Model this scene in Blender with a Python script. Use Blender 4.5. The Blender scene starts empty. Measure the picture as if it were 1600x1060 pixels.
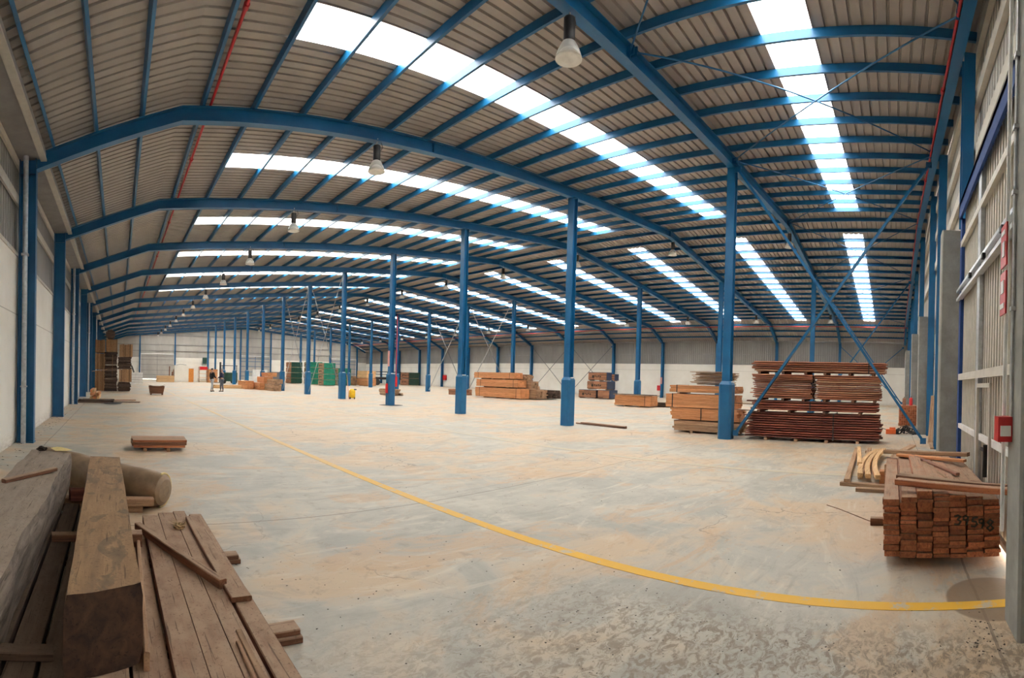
import bpy, math, random
from mathutils import Vector, Matrix

random.seed(11)
PI = math.pi
SC = bpy.context.scene
COL = SC.collection

# ------------------------------------------------------------------ camera (a phone panorama: central cylindrical)
FX = FY = 770.65
CY0 = 593.78
YAW = (800 - 184.04) / FX
PITCH, ROLL = -0.005, 0.027
F = Vector((math.sin(YAW), math.cos(YAW), 0)); R = Vector((math.cos(YAW), -math.sin(YAW), 0)); U = Vector((0, 0, 1))
F2 = F * math.cos(PITCH) + U * math.sin(PITCH); U2 = U * math.cos(PITCH) - F * math.sin(PITCH)
R3 = R * math.cos(ROLL) + U2 * math.sin(ROLL); U3 = U2 * math.cos(ROLL) - R * math.sin(ROLL)
cd = bpy.data.cameras.new('camera')
cd.type = 'PANO'
cd.panorama_type = 'CENTRAL_CYLINDRICAL'
cd.central_cylindrical_radius = 1.0
cd.central_cylindrical_range_u_min = -800 / FX
cd.central_cylindrical_range_u_max = 800 / FX
cd.central_cylindrical_range_v_min = -(1060 - CY0) / FY
cd.central_cylindrical_range_v_max = CY0 / FY
cd.clip_start = 0.05; cd.clip_end = 400
cam = bpy.data.objects.new('camera', cd); COL.objects.link(cam)
m = Matrix((R3, U3, -F2)).transposed().to_4x4(); m.translation = Vector((0, 0, 1.6))
cam.matrix_world = m
SC.camera = cam

# ------------------------------------------------------------------ daylight and exposure
w = bpy.data.worlds.new('overcast_sky'); SC.world = w; w.use_nodes = True
nt = w.node_tree
bg = nt.nodes['Background']
bg.inputs[0].default_value = (1.0, 0.965, 0.905, 1); bg.inputs[1].default_value = 12.0
SC.view_settings.view_transform = 'Standard'; SC.view_settings.look = 'None'
SC.view_settings.exposure = 0.66; SC.view_settings.gamma = 1.0; SC.view_settings.use_curve_mapping = False
cy = SC.cycles
cy.max_bounces = 14; cy.diffuse_bounces = 8; cy.glossy_bounces = 3; cy.transmission_bounces = 4; cy.transparent_max_bounces = 6
cy.sample_clamp_indirect = 12; cy.caustics_reflective = False; cy.caustics_refractive = False
cy.use_denoising = True

# ------------------------------------------------------------------ helpers
def S(k): return -1.004 + 5.683 * k          # position of portal frame k along the hall

RT = [(-2.12, 5.93), (1.26, 7.08), (20.87, 8.74), (40.3, 6.83), (43.25, 5.42)]   # top of the rafters across the hall
def interp(pts, x):
    if x <= pts[0][0]: a, b = pts[0], pts[1]
    elif x >= pts[-1][0]: a, b = pts[-2], pts[-1]
    else:
        for a, b in zip(pts, pts[1:]):
            if a[0] <= x <= b[0]: break
    return a[1] + (b[1] - a[1]) * (x - a[0]) / (b[0] - a[0])
def rt(x): return interp(RT, x)

class MB:
    def __init__(s): s.v = []; s.f = []; s.sm = []; s.pc = []
    def add(s, vs, fs, smooth=False):
        n = len(s.v); s.v += [tuple(v) for v in vs]; s.f += [tuple(i + n for i in f) for f in fs]; s.sm += [smooth] * len(fs); return s
    def box(s, c, d, rz=0, M=None):
        s.pc.append((len(s.v), len(s.f))); x, y, z = d[0] / 2, d[1] / 2, d[2] / 2
        vs = [Vector((sx * x, sy * y, sz * z)) for sx in (-1, 1) for sy in (-1, 1) for sz in (-1, 1)]
        if rz: vs = [Matrix.Rotation(rz, 3, 'Z') @ v for v in vs]
        if M is not None: vs = [M @ v for v in vs]
        vs = [v + Vector(c) for v in vs]
        return s.add(vs, [(0, 1, 3, 2), (4, 6, 7, 5), (0, 4, 5, 1), (2, 3, 7, 6), (0, 2, 6, 4), (1, 5, 7, 3)])
    def b2(s, a, b): return s.box([(a[i] + b[i]) / 2 for i in range(3)], [abs(b[i] - a[i]) for i in range(3)])
    def sweep(s, prof, p0, p1, up=(0, 0, 1), smooth=False):
        """closed 2D profile (side, up) swept straight from p0 to p1"""
        p0 = Vector(p0); p1 = Vector(p1); d = (p1 - p0).normalized(); up = Vector(up)
        if abs(d.dot(up)) > .999: up = Vector((0, 1, 0))
        sd = d.cross(up).normalized(); u = sd.cross(d).normalized()
        n = len(prof); vs = [p + sd * a + u * b for p in (p0, p1) for a, b in prof]
        fs = [(i, (i + 1) % n, n + (i + 1) % n, n + i) for i in range(n)]
        s.add(vs, fs, smooth); s.add(vs[:n], [tuple(range(n))[::-1]]); s.add(vs[n:], [tuple(range(n))]); return s
    def tube(s, p0, p1, r, n=8, r1=None):
        s.pc.append((len(s.v), len(s.f))); r1 = r if r1 is None else r1
        p0 = Vector(p0); p1 = Vector(p1); d = (p1 - p0).normalized(); a = Vector((0, 0, 1)) if abs(d.z) < .9 else Vector((1, 0, 0))
        x = d.cross(a).normalized(); y = d.cross(x)
        vs = [p + (x * math.cos(2 * PI * i / n) + y * math.sin(2 * PI * i / n)) * rr for p, rr in ((p0, r), (p1, r1)) for i in range(n)]
        s.add(vs, [(i, (i + 1) % n, n + (i + 1) % n, n + i) for i in range(n)], True)
        s.add(vs[:n], [tuple(range(n))[::-1]]); s.add(vs[n:], [tuple(range(n))]); return s
    def path(s, pts, r, n=6):
        for a, b in zip(pts, pts[1:]): s.tube(a, b, r, n)
        return s
    def lathe(s, prof, c=(0, 0, 0), n=20):
        k = len(prof); vs = [(c[0] + r * math.cos(2 * PI * i / n), c[1] + r * math.sin(2 * PI * i / n), c[2] + z) for i in range(n) for r, z in prof]
        s.add(vs, [(i * k + j, ((i + 1) % n) * k + j, ((i + 1) % n) * k + j + 1, i * k + j + 1) for i in range(n) for j in range(k - 1)], True); return s
    def mesh(s, name):
        me = bpy.data.meshes.new(name); me.from_pydata(s.v, [], s.f); me.polygons.foreach_set('use_smooth', s.sm); me.update(); return me
    def obj(s, name, mat, parent=None, loc=None, rot=None):
        o = bpy.data.objects.new(name, s.mesh(name))
        if mat: o.data.materials.append(mat)
        COL.objects.link(o); o.parent = parent
        if loc is not None: o.location = loc
        if rot is not None: o.rotation_euler = rot
        return o

def split_objs(mb, name, mat, parent):
    """every box or tube of the builder as an object of its own"""
    out = []; pc = mb.pc + [(len(mb.v), len(mb.f))]
    for (v0, f0), (v1, f1) in zip(pc, pc[1:]):
        q = MB(); q.v = mb.v[v0:v1]; q.f = [tuple(i - v0 for i in f) for f in mb.f[f0:f1]]; q.sm = mb.sm[f0:f1]; out.append(q.obj(name, mat, parent))
    return out
def tag(o, label=None, cat=None, group=None, kind=None):
    if label: o['label'] = label
    if cat: o['category'] = cat
    if group: o['group'] = group
    if kind: o['kind'] = kind
    return o
def struct(o, label=None): return tag(o, label, None, None, 'structure')
def empty(name, loc, rz=0, rot=None):
    o = bpy.data.objects.new(name, None); COL.objects.link(o); o.location = loc; o.rotation_euler = rot or (0, 0, rz)
    o.empty_display_size = .1
    return o
def mkobj(name, me, parent=None, loc=(0, 0, 0), rot=(0, 0, 0), scale=(1, 1, 1), mat=None):
    o = bpy.data.objects.new(name, me); COL.objects.link(o); o.parent = parent; o.location = loc; o.rotation_euler = rot; o.scale = scale
    return o
def dup(root, loc=None, rz=None):
    r = root.copy(); COL.objects.link(r)
    if loc is not None: r.location = loc
    if rz is not None: r.rotation_euler = (0, 0, rz)
    for ch in list(root.children):
        c = ch.copy(); COL.objects.link(c); c.parent = r
        for g in list(ch.children):
            d = g.copy(); COL.objects.link(d); d.parent = c
    return r
ORD = ['zeroth', 'first', 'second', 'third', 'fourth', 'fifth', 'sixth', 'seventh', 'eighth', 'ninth', 'tenth', 'eleventh', 'twelfth', 'thirteenth',
       'fourteenth', 'fifteenth', 'sixteenth', 'seventeenth', 'eighteenth', 'nineteenth', 'twentieth', 'twenty-first', 'twenty-second', 'twenty-third']

# ------------------------------------------------------------------ materials
class NM:
    def __init__(s, name, rough=.6, metal=0):
        s.m = bpy.data.materials.new(name); s.m.use_nodes = True; s.t = s.m.node_tree; s.b = s.t.nodes['Principled BSDF']
        s.b.inputs['Roughness'].default_value = rough; s.b.inputs['Metallic'].default_value = metal
    def n(s, k, **kw):
        x = s.t.nodes.new(k)
        for a, b in kw.items(): setattr(x, a, b)
        return x
    def l(s, a, b): s.t.links.new(a, b)
    def val(s, sock, v):
        if hasattr(v, 'is_linked') or hasattr(v, 'links'): s.l(v, sock)
        else: sock.default_value = v
    def math(s, op, a, b=0, c=None):
        x = s.n('ShaderNodeMath', operation=op); s.val(x.inputs[0], a); s.val(x.inputs[1], b)
        if c is not None: s.val(x.inputs[2], c)
        return x.outputs[0]
    def mix(s, f, a, b, mode='MIX'):
        x = s.n('ShaderNodeMix', data_type='RGBA', blend_type=mode); s.val(x.inputs[0], f)
        for i, v in ((6, a), (7, b)):
            if isinstance(v, tuple): x.inputs[i].default_value = (v[0], v[1], v[2], 1)
            else: s.l(v, x.inputs[i])
        return x.outputs[2]
    def coord(s, kind='Object', scale=(1, 1, 1), rot=(0, 0, 0), loc=(0, 0, 0)):
        tc = s.n('ShaderNodeTexCoord'); mp = s.n('ShaderNodeMapping'); s.l(tc.outputs[kind], mp.inputs[0])
        mp.inputs['Scale'].default_value = scale; mp.inputs['Rotation'].default_value = rot; mp.inputs['Location'].default_value = loc
        return mp.outputs[0]
    def world(s, scale=(1, 1, 1)):
        g = s.n('ShaderNodeNewGeometry'); mp = s.n('ShaderNodeMapping'); s.l(g.outputs['Position'], mp.inputs[0]); mp.inputs['Scale'].default_value = scale
        return mp.outputs[0]
    def noise(s, vec, scale, detail=4, rough=.55, dist=0):
        x = s.n('ShaderNodeTexNoise'); s.l(vec, x.inputs['Vector']); x.inputs['Scale'].default_value = scale
        x.inputs['Detail'].default_value = detail; x.inputs['Roughness'].default_value = rough; x.inputs['Distortion'].default_value = dist
        return x.outputs[0]
    def ramp(s, f, stops):
        x = s.n('ShaderNodeValToRGB'); s.l(f, x.inputs[0]); e = x.color_ramp.elements
        while len(e) < len(stops): e.new(.5)
        for i, (p, c) in enumerate(stops): e[i].position = p; e[i].color = (c[0], c[1], c[2], 1) if isinstance(c, tuple) else (c, c, c, 1)
        return x.outputs[0]
    def rmap(s, v, a, b, c=0., d=1.):
        x = s.n('ShaderNodeMapRange'); s.l(v, x.inputs[0])
        for i, q in enumerate((a, b, c, d)): x.inputs[i + 1].default_value = q
        return x.outputs[0]
    def col(s, c):
        if isinstance(c, tuple): s.b.inputs['Base Color'].default_value = (c[0], c[1], c[2], 1)
        else: s.l(c, s.b.inputs['Base Color'])
    def bump(s, h, st=.3, d=.01):
        x = s.n('ShaderNodeBump'); x.inputs['Strength'].default_value = st; x.inputs['Distance'].default_value = d
        s.l(h, x.inputs['Height']); s.l(x.outputs[0], s.b.inputs['Normal'])
    def rand(s):
        return s.n('ShaderNodeObjectInfo').outputs['Random']

def plain(name, c, rough=.55, metal=0, var=.12, scale=6):
    k = NM(name, rough, metal); v = k.noise(k.coord(), scale, 5)
    k.col(k.mix(k.rmap(v, .3, .7), tuple(x * (1 - var) for x in c), tuple(min(1, x * (1 + var)) for x in c))); return k.m

def wood(name, a, b, dark, grain=(1.2, 26, 26), rv=.35, rough=.75, dust=None, dust_amt=.0, stain=0., pale=None):
    """sawn timber: streaks along the board, each board a little different, dust or stains as patches of their own"""
    k = NM(name, rough); r = k.rand()
    tc = k.n('ShaderNodeTexCoord'); cmb = k.n('ShaderNodeVectorMath', operation='ADD'); k.l(tc.outputs['Object'], cmb.inputs[0])
    cx = k.n('ShaderNodeCombineXYZ'); k.l(k.math('MULTIPLY', r, 37.), cx.inputs[0]); k.l(k.math('MULTIPLY', r, 91.), cx.inputs[1]); k.l(k.math('MULTIPLY', r, 13.), cx.inputs[2])
    k.l(cx.outputs[0], cmb.inputs[1])
    def mp(sc):
        x = k.n('ShaderNodeMapping'); k.l(cmb.outputs[0], x.inputs[0]); x.inputs['Scale'].default_value = sc; return x.outputs[0]
    g = k.noise(mp(grain), 1.6, 6, .6, .6)
    c = k.ramp(g, [(.28, dark), (.45, a), (.7, b)])
    br = k.math('ADD', 1 - rv / 2, k.math('MULTIPLY', r, rv))
    vm = k.n('ShaderNodeVectorMath', operation='SCALE'); k.l(c, vm.inputs[0]); k.l(br, vm.inputs['Scale'])
    c = vm.outputs[0]
    if pale: c = k.mix(k.math('MULTIPLY', k.math('GREATER_THAN', k.math('FRACT', k.math('MULTIPLY', r, 17.3)), .8), k.rmap(g, .2, .8, .35, .9)), c, pale)
    if stain:
        st = k.noise(mp((1.6, 3.2, 3.2)), 1.5, 5, .6, 1.5)
        c = k.mix(k.math('MULTIPLY', k.rmap(st, .53, .58), stain), c, (.045, .035, .03))
    if dust:
        ge = k.n('ShaderNodeNewGeometry'); sp = k.n('ShaderNodeSeparateXYZ'); k.l(ge.outputs['Normal'], sp.inputs[0])
        dn = k.noise(mp((3, 5, 5)), 2, 5)
        f = k.math('MULTIPLY', k.rmap(sp.outputs[2], .5, .95), k.math('MULTIPLY', k.rmap(dn, .25, .6, .45, 1.), dust_amt))
        c = k.mix(f, c, dust)
        sp2 = k.noise(mp((40, 40, 40)), 2, 2)
        c = k.mix(k.math('MULTIPLY', k.rmap(sp2, .66, .72), .6), c, tuple(x * .35 for x in dust))
    pk = k.noise(mp((30, 30, 30)), 1.5, 4, .65); c = k.mix(k.math('MULTIPLY', k.rmap(pk, .58, .66), .45), c, dark)
    ck = k.noise(mp((2.0, 45, 45)), 1.2, 3, .5, .3); c = k.mix(k.math('MULTIPLY', k.rmap(ck, .64, .69), .6), c, tuple(x * .5 for x in dark))
    k.col(c); k.bump(g, .35, .004); return k.m

M = {}
def build_materials():
    k = NM('blue_steel_paint', .38); n1 = k.noise(k.world(), 1.7, 5); n2 = k.noise(k.world(), 30, 3)
    c = k.mix(k.rmap(n1, .3, .7), (.005, .098, .235), (.008, .14, .32)); c = k.mix(k.math('MULTIPLY', k.rmap(n2, .62, .75), .25), c, (.07, .18, .28))
    k.col(c); M['blue'] = k.m
    M['royal'] = plain('royal_blue_paint', (.008, .045, .19), .75)
    M['galv'] = plain('galvanised_steel', (.50, .52, .53), .42, .6, .2, 14)
    M['cream_steel'] = plain('pale_coated_steel', (.60, .57, .50), .5, 0, .08)
    M['gutter'] = plain('grey_gutter_sheet', (.30, .29, .28), .5, 0, .15, 3)
    M['red_pipe'] = plain('red_pipe_paint', (.50, .02, .03), .4)
    M['red'] = plain('red_enamel', (.60, .015, .02), .3)
    M['black'] = plain('black_plastic', (.02, .02, .022), .45)
    M['white_paint'] = plain('white_enamel', (.80, .80, .78), .4)
    M['alu'] = plain('aluminium', (.72, .74, .76), .3, .7, .1)
    M['yellow_machine'] = plain('yellow_machine_paint', (.80, .50, .02), .35)
    M['paper'] = plain('brown_wrap', (.29, .20, .125), .45, 0, .3, 5)
    M['foam'] = plain('yellow_foam', (.80, .66, .30), .9)
    M['navy_wrap'] = plain('navy_wrap', (.018, .035, .085), .3, 0, .3, 3)
    M['green_wrap'] = plain('green_wrap', (.012, .22, .14), .3, 0, .35, 3)
    M['dark_green_wrap'] = plain('dark_green_wrap', (.02, .07, .05), .35, 0, .3, 3)
    M['white_wrap'] = plain('white_wrap', (.78, .78, .76), .35, 0, .12, 3)
    M['dark'] = plain('dark_rubber', (.03, .03, .032), .7)
    M['greybox'] = plain('grey_box_paint', (.16, .17, .18), .5)
    M['orange_door'] = plain('orange_door_paint', (.75, .28, .05), .5)
    M['ink'] = plain('spray_paint_dark_green', (.012, .022, .014), .6)
    M['stencil'] = plain('stencil_ink', (.03, .025, .02), .8)
    M['bark'] = plain('bark', (.05, .038, .03), .95, 0, .5, 14)
    M['tuft'] = plain('fibre', (.42, .30, .16), .95, 0, .5, 30)
    M['skin'] = plain('skin', (.45, .26, .18), .6)
    M['hair'] = plain('hair', (.03, .022, .018), .8)
    M['hair_grey'] = plain('grey_hair', (.30, .29, .28), .8)
    M['coat'] = plain('black_coat', (.015, .015, .017), .9)
    M['navy_coat'] = plain('navy_jacket', (.02, .025, .06), .9)
    M['jeans_light'] = plain('pale_jeans', (.45, .46, .48), .9)
    M['jeans'] = plain('grey_jeans', (.12, .13, .16), .9)
    M['pink'] = plain('faded_pink_sign', (.60, .30, .28), .6)
    M['white_tape'] = plain('white_sealant', (.8, .82, .84), .5)
    M['orange_tool'] = plain('orange_plastic', (.85, .18, .05), .45)

    # roof sheet
    k = NM('roof_sheet_underside', .5); n = k.noise(k.world((1, .35, 1)), 2.2, 4); n2 = k.noise(k.world((.12, 6, .12)), 1.0, 2)
    c = k.mix(k.rmap(n, .3, .7), (.345, .315, .285), (.405, .37, .335)); c = k.mix(k.math('MULTIPLY', k.rmap(n2, .35, .75), .25), c, (.28, .255, .235)); k.col(c); M['roof'] = k.m
    # wall cladding
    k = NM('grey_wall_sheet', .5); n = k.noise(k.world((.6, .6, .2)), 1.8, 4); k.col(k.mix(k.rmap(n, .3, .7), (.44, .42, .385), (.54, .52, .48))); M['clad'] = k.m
    k = NM('dark_grey_shaded_wall_sheet', .5); n = k.noise(k.world((.6, .6, .2)), 1.8, 4); k.col(k.mix(k.rmap(n, .3, .7), (.27, .262, .245), (.34, .33, .31))); M['clad_shaded'] = k.m  # darker grey for the long walls, with the right wall's shade in the colour
    # precast white wall
    k = NM('white_wall_panel', .75); n = k.noise(k.world(), .9, 6); n2 = k.noise(k.world((1, 1, 4)), 5, 4)
    c = k.mix(k.rmap(n, .3, .75), (.78, .75, .68), (.87, .85, .79)); c = k.mix(k.math('MULTIPLY', k.rmap(n2, .62, .8), .25), c, (.50, .46, .40))
    g = k.n('ShaderNodeNewGeometry'); sp = k.n('ShaderNodeSeparateXYZ'); k.l(g.outputs['Position'], sp.inputs[0])
    ln = k.math('LESS_THAN', k.math('ABSOLUTE', k.math('SUBTRACT', sp.outputs[2], 2.72)), .012)
    ed = k.math('MULTIPLY', k.math('SUBTRACT', 1., k.rmap(sp.outputs[2], .0, .3)), k.rmap(n2, .35, .65))
    c = k.mix(k.math('MULTIPLY', ln, .6), c, (.35, .32, .28)); c = k.mix(k.math('MULTIPLY', ed, .55), c, (.36, .29, .21)); k.col(c); M['wall'] = k.m
    # concrete pillar
    k = NM('cast_concrete', .85); n = k.noise(k.world(), 3, 8, .65); n2 = k.noise(k.world((1, 1, .25)), 18, 5)
    c = k.mix(k.rmap(n, .3, .7), (.24, .24, .215), (.36, .36, .33)); c = k.mix(k.math('MULTIPLY', k.rmap(n2, .6, .75), .4), c, (.17, .16, .14)); k.col(c); k.bump(n, .2, .01); M['conc'] = k.m
    # floor
    k = NM('dusty_concrete_floor', .55)
    g = k.n('ShaderNodeNewGeometry'); sp = k.n('ShaderNodeSeparateXYZ'); k.l(g.outputs['Position'], sp.inputs[0]); X, Y = sp.outputs[0], sp.outputs[1]
    big = k.noise(k.world(), .28, 5, .55, .6); med = k.noise(k.world(), .9, 7, .62, .9); fine = k.noise(k.world(), 5, 8, .7, .4); speck = k.noise(k.world(), 30, 3, .6)
    sw = k.noise(k.world((.7, 2.2, 1)), 1.1, 7, .65, 2.2)
    c = k.mix(k.rmap(med, .36, .64), (.36, .345, .295), (.54, .51, .44))
    dust = k.math('MULTIPLY', k.rmap(k.math('ADD', k.math('MULTIPLY', big, .6), k.math('MULTIPLY', med, .4)), .475, .56), .9)
    c = k.mix(dust, c, (.57, .425, .28))
    dn2 = k.noise(k.world((1, 1.6, 1)), .55, 8, .68, 1.2); c = k.mix(k.math('MULTIPLY', k.rmap(dn2, .53, .60), .7), c, (.53, .36, .215))
    c = k.mix(k.math('MULTIPLY', k.rmap(dn2, .40, .34), .4), c, (.30, .28, .24))
    c = k.mix(k.math('MULTIPLY', k.rmap(sw, .54, .68), .5), c, (.30, .275, .235))
    c = k.mix(k.math('MULTIPLY', k.rmap(sw, .44, .32), .45), c, (.68, .62, .50))
    c = k.mix(k.math('MULTIPLY', k.rmap(fine, .56, .68), .5), c, (.27, .21, .15))
    # grimy strip on the near side of the yellow line
    gr = k.noise(k.world((1, 1.5, 1)), 11, 8, .78, .8)
    near = k.math('MULTIPLY', k.rmap(X, 3.5, 3.0), k.rmap(Y, 2.9, 1.4)); 
    c = k.mix(k.math('MULTIPLY', near, k.rmap(gr, .47, .56, .12, .9)), c, (.20, .155, .105))
    sk = k.math('MULTIPLY', k.rmap(speck, .66, .70), k.math('ADD', .35, k.math('MULTIPLY', near, .5))); c = k.mix(sk, c, (.09, .06, .045))
    def joint(s0, off, per):
        a = k.math('ABSOLUTE', k.math('SUBTRACT', k.math('FRACT', k.math('ADD', k.math('DIVIDE', k.math('SUBTRACT', s0, off), per), 100.5)), .5))
        return k.math('LESS_THAN', k.math('MULTIPLY', a, per), .011)
    wob = k.math('MULTIPLY', k.math('SUBTRACT', med, .5), .05)
    j = k.math('MAXIMUM', joint(k.math('ADD', X, wob), 8.75, 5.12), joint(k.math('ADD', Y, wob), 5.0, 5.683))
    c = k.mix(k.math('MULTIPLY', j, .6), c, (.12, .09, .065))
    # cracks
    vo = k.n('ShaderNodeTexVoronoi', feature='DISTANCE_TO_EDGE'); dv = k.n('ShaderNodeVectorMath', operation='ADD')
    nn = k.n('ShaderNodeTexNoise'); nn.inputs['Scale'].default_value = 1.4; nn.inputs['Detail'].default_value = 6; k.l(k.world(), nn.inputs['Vector'])
    k.l(k.world(), dv.inputs[0]); k.l(nn.outputs['Color'], dv.inputs[1]); k.l(dv.outputs[0], vo.inputs['Vector']); vo.inputs['Scale'].default_value = .38
    cr = k.math('MULTIPLY', k.math('LESS_THAN', vo.outputs['Distance'], .0035), k.rmap(big, .48, .55)); c = k.mix(k.math('MULTIPLY', cr, .55), c, (.17, .13, .10))
    # damp patch by the gate
    ex = k.math('POWER', k.math('DIVIDE', k.math('SUBTRACT', X, 3.74), .40), 2.); ey = k.math('POWER', k.math('DIVIDE', k.math('SUBTRACT', Y, -.80), .36), 2.)
    damp = k.rmap(k.math('ADD', k.math('ADD', ex, ey), k.math('MULTIPLY', med, .35)), 1.22, 1.12)
    c = k.mix(k.math('MULTIPLY', damp, .8), c, (.20, .135, .085))
    k.col(c); k.bump(fine, .12, .01)
    rr = k.rmap(med, .3, .7, .42, .62); k.l(k.math('SUBTRACT', rr, k.math('MULTIPLY', damp, .12)), k.b.inputs['Roughness']); M['floor'] = k.m
    k = NM('worn_yellow_line_paint', .6); n = k.noise(k.world(), 6, 8, .7); n2 = k.noise(k.world((1, .3, 1)), 1.2, 4)
    g = k.n('ShaderNodeNewGeometry'); sp = k.n('ShaderNodeSeparateXYZ'); k.l(g.outputs['Position'], sp.inputs[0])
    wear = k.math('MAXIMUM', k.rmap(n, .54, .62), k.math('MULTIPLY', k.rmap(sp.outputs[1], 2.5, 14), k.rmap(n2, .30, .60, .55, 1.)))
    k.col(k.mix(wear, (.78, .44, .04), (.52, .45, .33))); M['yellow'] = k.m
    k = NM('faint_yellow_line_paint', .6); n = k.noise(k.world(), 3, 8, .7); k.col(k.mix(k.rmap(n, .3, .6), (.60, .50, .30), (.50, .46, .37))); M['faint'] = k.m
    # translucent skylight sheet
    k = NM('translucent_roof_sheet'); t = k.t; t.nodes.remove(k.b)
    tr = t.nodes.new('ShaderNodeBsdfTranslucent'); tr.inputs[0].default_value = (.955, .95, .945, 1)
    df = t.nodes.new('ShaderNodeBsdfDiffuse'); df.inputs[0].default_value = (.75, .8, .82, 1)
    mx = t.nodes.new('ShaderNodeMixShader'); mx.inputs[0].default_value = .12; t.links.new(tr.outputs[0], mx.inputs[1]); t.links.new(df.outputs[0], mx.inputs[2])
    t.links.new(mx.outputs[0], t.nodes['Material Output'].inputs[0]); M['skylight'] = k.m
    k = NM('frosted_reflector', .3); k.col((.82, .80, .74)); k.b.inputs['Transmission Weight'].default_value = .35; M['dome'] = k.m
    k = NM('outdoor_concrete', .8); k.col((.5, .48, .45)); M['apron'] = k.m

    # timbers
    M['oldbeam'] = wood('dusty_old_beam', (.22, .175, .14), (.36, .295, .235), (.08, .06, .045), (1.2, 10, 10), .1, .9, (.34, .27, .21), .75, .25)
    M['beam'] = wood('brown_stained_beam', (.20, .11, .055), (.34, .20, .10), (.08, .04, .025), (1.1, 9, 9), .1, .8, (.40, .26, .14), .5, .9)
    M['darkplank'] = wood('dark_old_plank', (.075, .042, .028), (.13, .08, .052), (.03, .018, .012), (1, 16, 16), .2, .85, (.20, .145, .10), .5)
    M['darkend'] = wood('dark_end_grain', (.055, .028, .018), (.10, .05, .03), (.02, .012, .01), (7, 7, 7), .1, .8)
    M['plank'] = wood('dusty_brown_plank', (.15, .062, .032), (.25, .11, .06), (.07, .028, .016), (1.0, 18, 18), .25, .8, (.43, .30, .20), .85)
    M['redboard'] = wood('red_brown_hardwood', (.33, .105, .045), (.50, .19, .085), (.14, .035, .02), (1.0, 22, 22), .7, .75, (.45, .33, .22), .75)
    M['maroon'] = wood('dark_maroon_hardwood', (.19, .05, .032), (.35, .125, .075), (.06, .016, .012), (.9, 20, 20), .9, .75, pale=(.42, .23, .15))
    M['maroon_light'] = wood('light_maroon_hardwood', (.36, .125, .07), (.56, .26, .15), (.13, .038, .025), (.9, 20, 20), .9, .75, pale=(.62, .38, .23))
    M['orange'] = wood('orange_sawn_timber', (.60, .26, .105), (.74, .37, .175), (.36, .13, .05), (1.0, 20, 20), .3, .7)
    M['pine'] = wood('pale_sawn_pine', (.68, .42, .20), (.80, .55, .30), (.45, .25, .11), (1.0, 20, 20), .25, .7)
    M['tan'] = wood('tan_old_timber', (.36, .22, .13), (.50, .33, .20), (.17, .09, .05), (1.0, 18, 18), .5, .8)
    M['brownend'] = wood('brown_board_ends', (.34, .15, .08), (.48, .24, .13), (.13, .05, .03), (14, 14, 14), .7, .8)
    M['barkboard'] = wood('bark_edged_slab', (.07, .045, .035), (.14, .09, .06), (.02, .014, .012), (1, 14, 14), .9, .95)
    M['slab'] = wood('brown_sawn_slab', (.32, .18, .09), (.45, .27, .14), (.14, .07, .04), (1, 14, 14), .7, .85)
build_materials()

# ------------------------------------------------------------------ large structure
XL, XR, YF, YB = -2.15, 43.3, -1.38, 78.75
struct(MB().b2((XL - .3, YF - .05, -.2), (XR + .3, YB + .3, 0)).obj('floor', M['floor']))
struct(MB().b2((-3, -9, -.25), (14, YF - .05, -.03)).obj('ground', M['apron']))
tag(MB().b2((3.56, -1.1, .0005), (3.69, 40, .003)).obj('floor_line', M['yellow']), 'worn yellow line painted on the floor from the sliding gate to the far end', 'floor marking')
tag(MB().b2((8.80, .3, .0005), (8.92, 40, .0025)).obj('floor_line', M['faint']), 'faint rubbed-out yellow line on the floor beside the near centre columns', 'floor marking')

def corr(p_of, n, pitch, off=0, rib=.034, flat=.012):
    """corrugation cross-section: list of (along, depth 0..1)"""
    out = []; a = off
    for i in range(n):
        out += [(a, 0), (a + pitch - rib - 2 * flat, 0), (a + pitch - rib - flat, 1), (a + pitch - flat, 1)]; a += pitch
    out.append((a, 0)); return out

SKY = [(2.85, 20.0), (22.9, 40.3)]
SW = .92
def sky_y(k): return S(k) + 5.683 / 2 + .17
def roof_sheet(mb, y0, y1, x0, x1, d=.055, pitch=.215):
    n = max(1, round((y1 - y0) / pitch)); pr = corr(None, n, (y1 - y0) / n)
    xs = [x0] + [p[0] for p in RT if x0 < p[0] < x1] + [x1]
    vs = [(x, y0 + a, rt(x) + .165 + d * h) for x in xs for a, h in pr]; q = len(pr)
    mb.add(vs, [(i * q + j, (i + 1) * q + j, (i + 1) * q + j + 1, i * q + j + 1) for i in range(len(xs) - 1) for j in range(q - 1)])
roof = MB(); y = YF - .1
for k in range(14):
    c = sky_y(k); roof_sheet(roof, y, c - SW / 2, XL - .15, XR + .15)
    for x0, x1 in ((XL - .15, SKY[0][0]), (SKY[0][1], SKY[1][0]), (SKY[1][1], XR + .15)): roof_sheet(roof, c - SW / 2, c + SW / 2, x0, x1, .04, .23)
    y = c + SW / 2
roof_sheet(roof, y, YB + .2, XL - .15, XR + .15)
struct(roof.obj('ceiling', M['roof']))
n = 0
for k in range(14):
    for j, (x0, x1) in enumerate(SKY):
        mb = MB(); c = sky_y(k); roof_sheet(mb, c - SW / 2 - .0, c + SW / 2, x0, x1, .03, .155); n += 1
        struct(mb.obj('window_%d' % n, M['skylight']))

def vclad(axis, fixed, a0, a1, z0, ztop, d, pitch=.2):
    """vertical corrugated cladding; ztop may be a function of the position along the wall"""
    n = max(1, round((a1 - a0) / pitch)); pr = corr(None, n, (a1 - a0) / n, a0); q = len(pr); vs = []
    for top in (0, 1):
        for a, h in pr:
            z = (ztop(a) if callable(ztop) else ztop) if top else z0
            vs.append((fixed + d * h, a, z) if axis == 'x' else (a, fixed + d * h, z))
    return MB().add(vs, [(j, j + 1, q + j + 1, q + j) for j in range(q - 1)])
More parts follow.
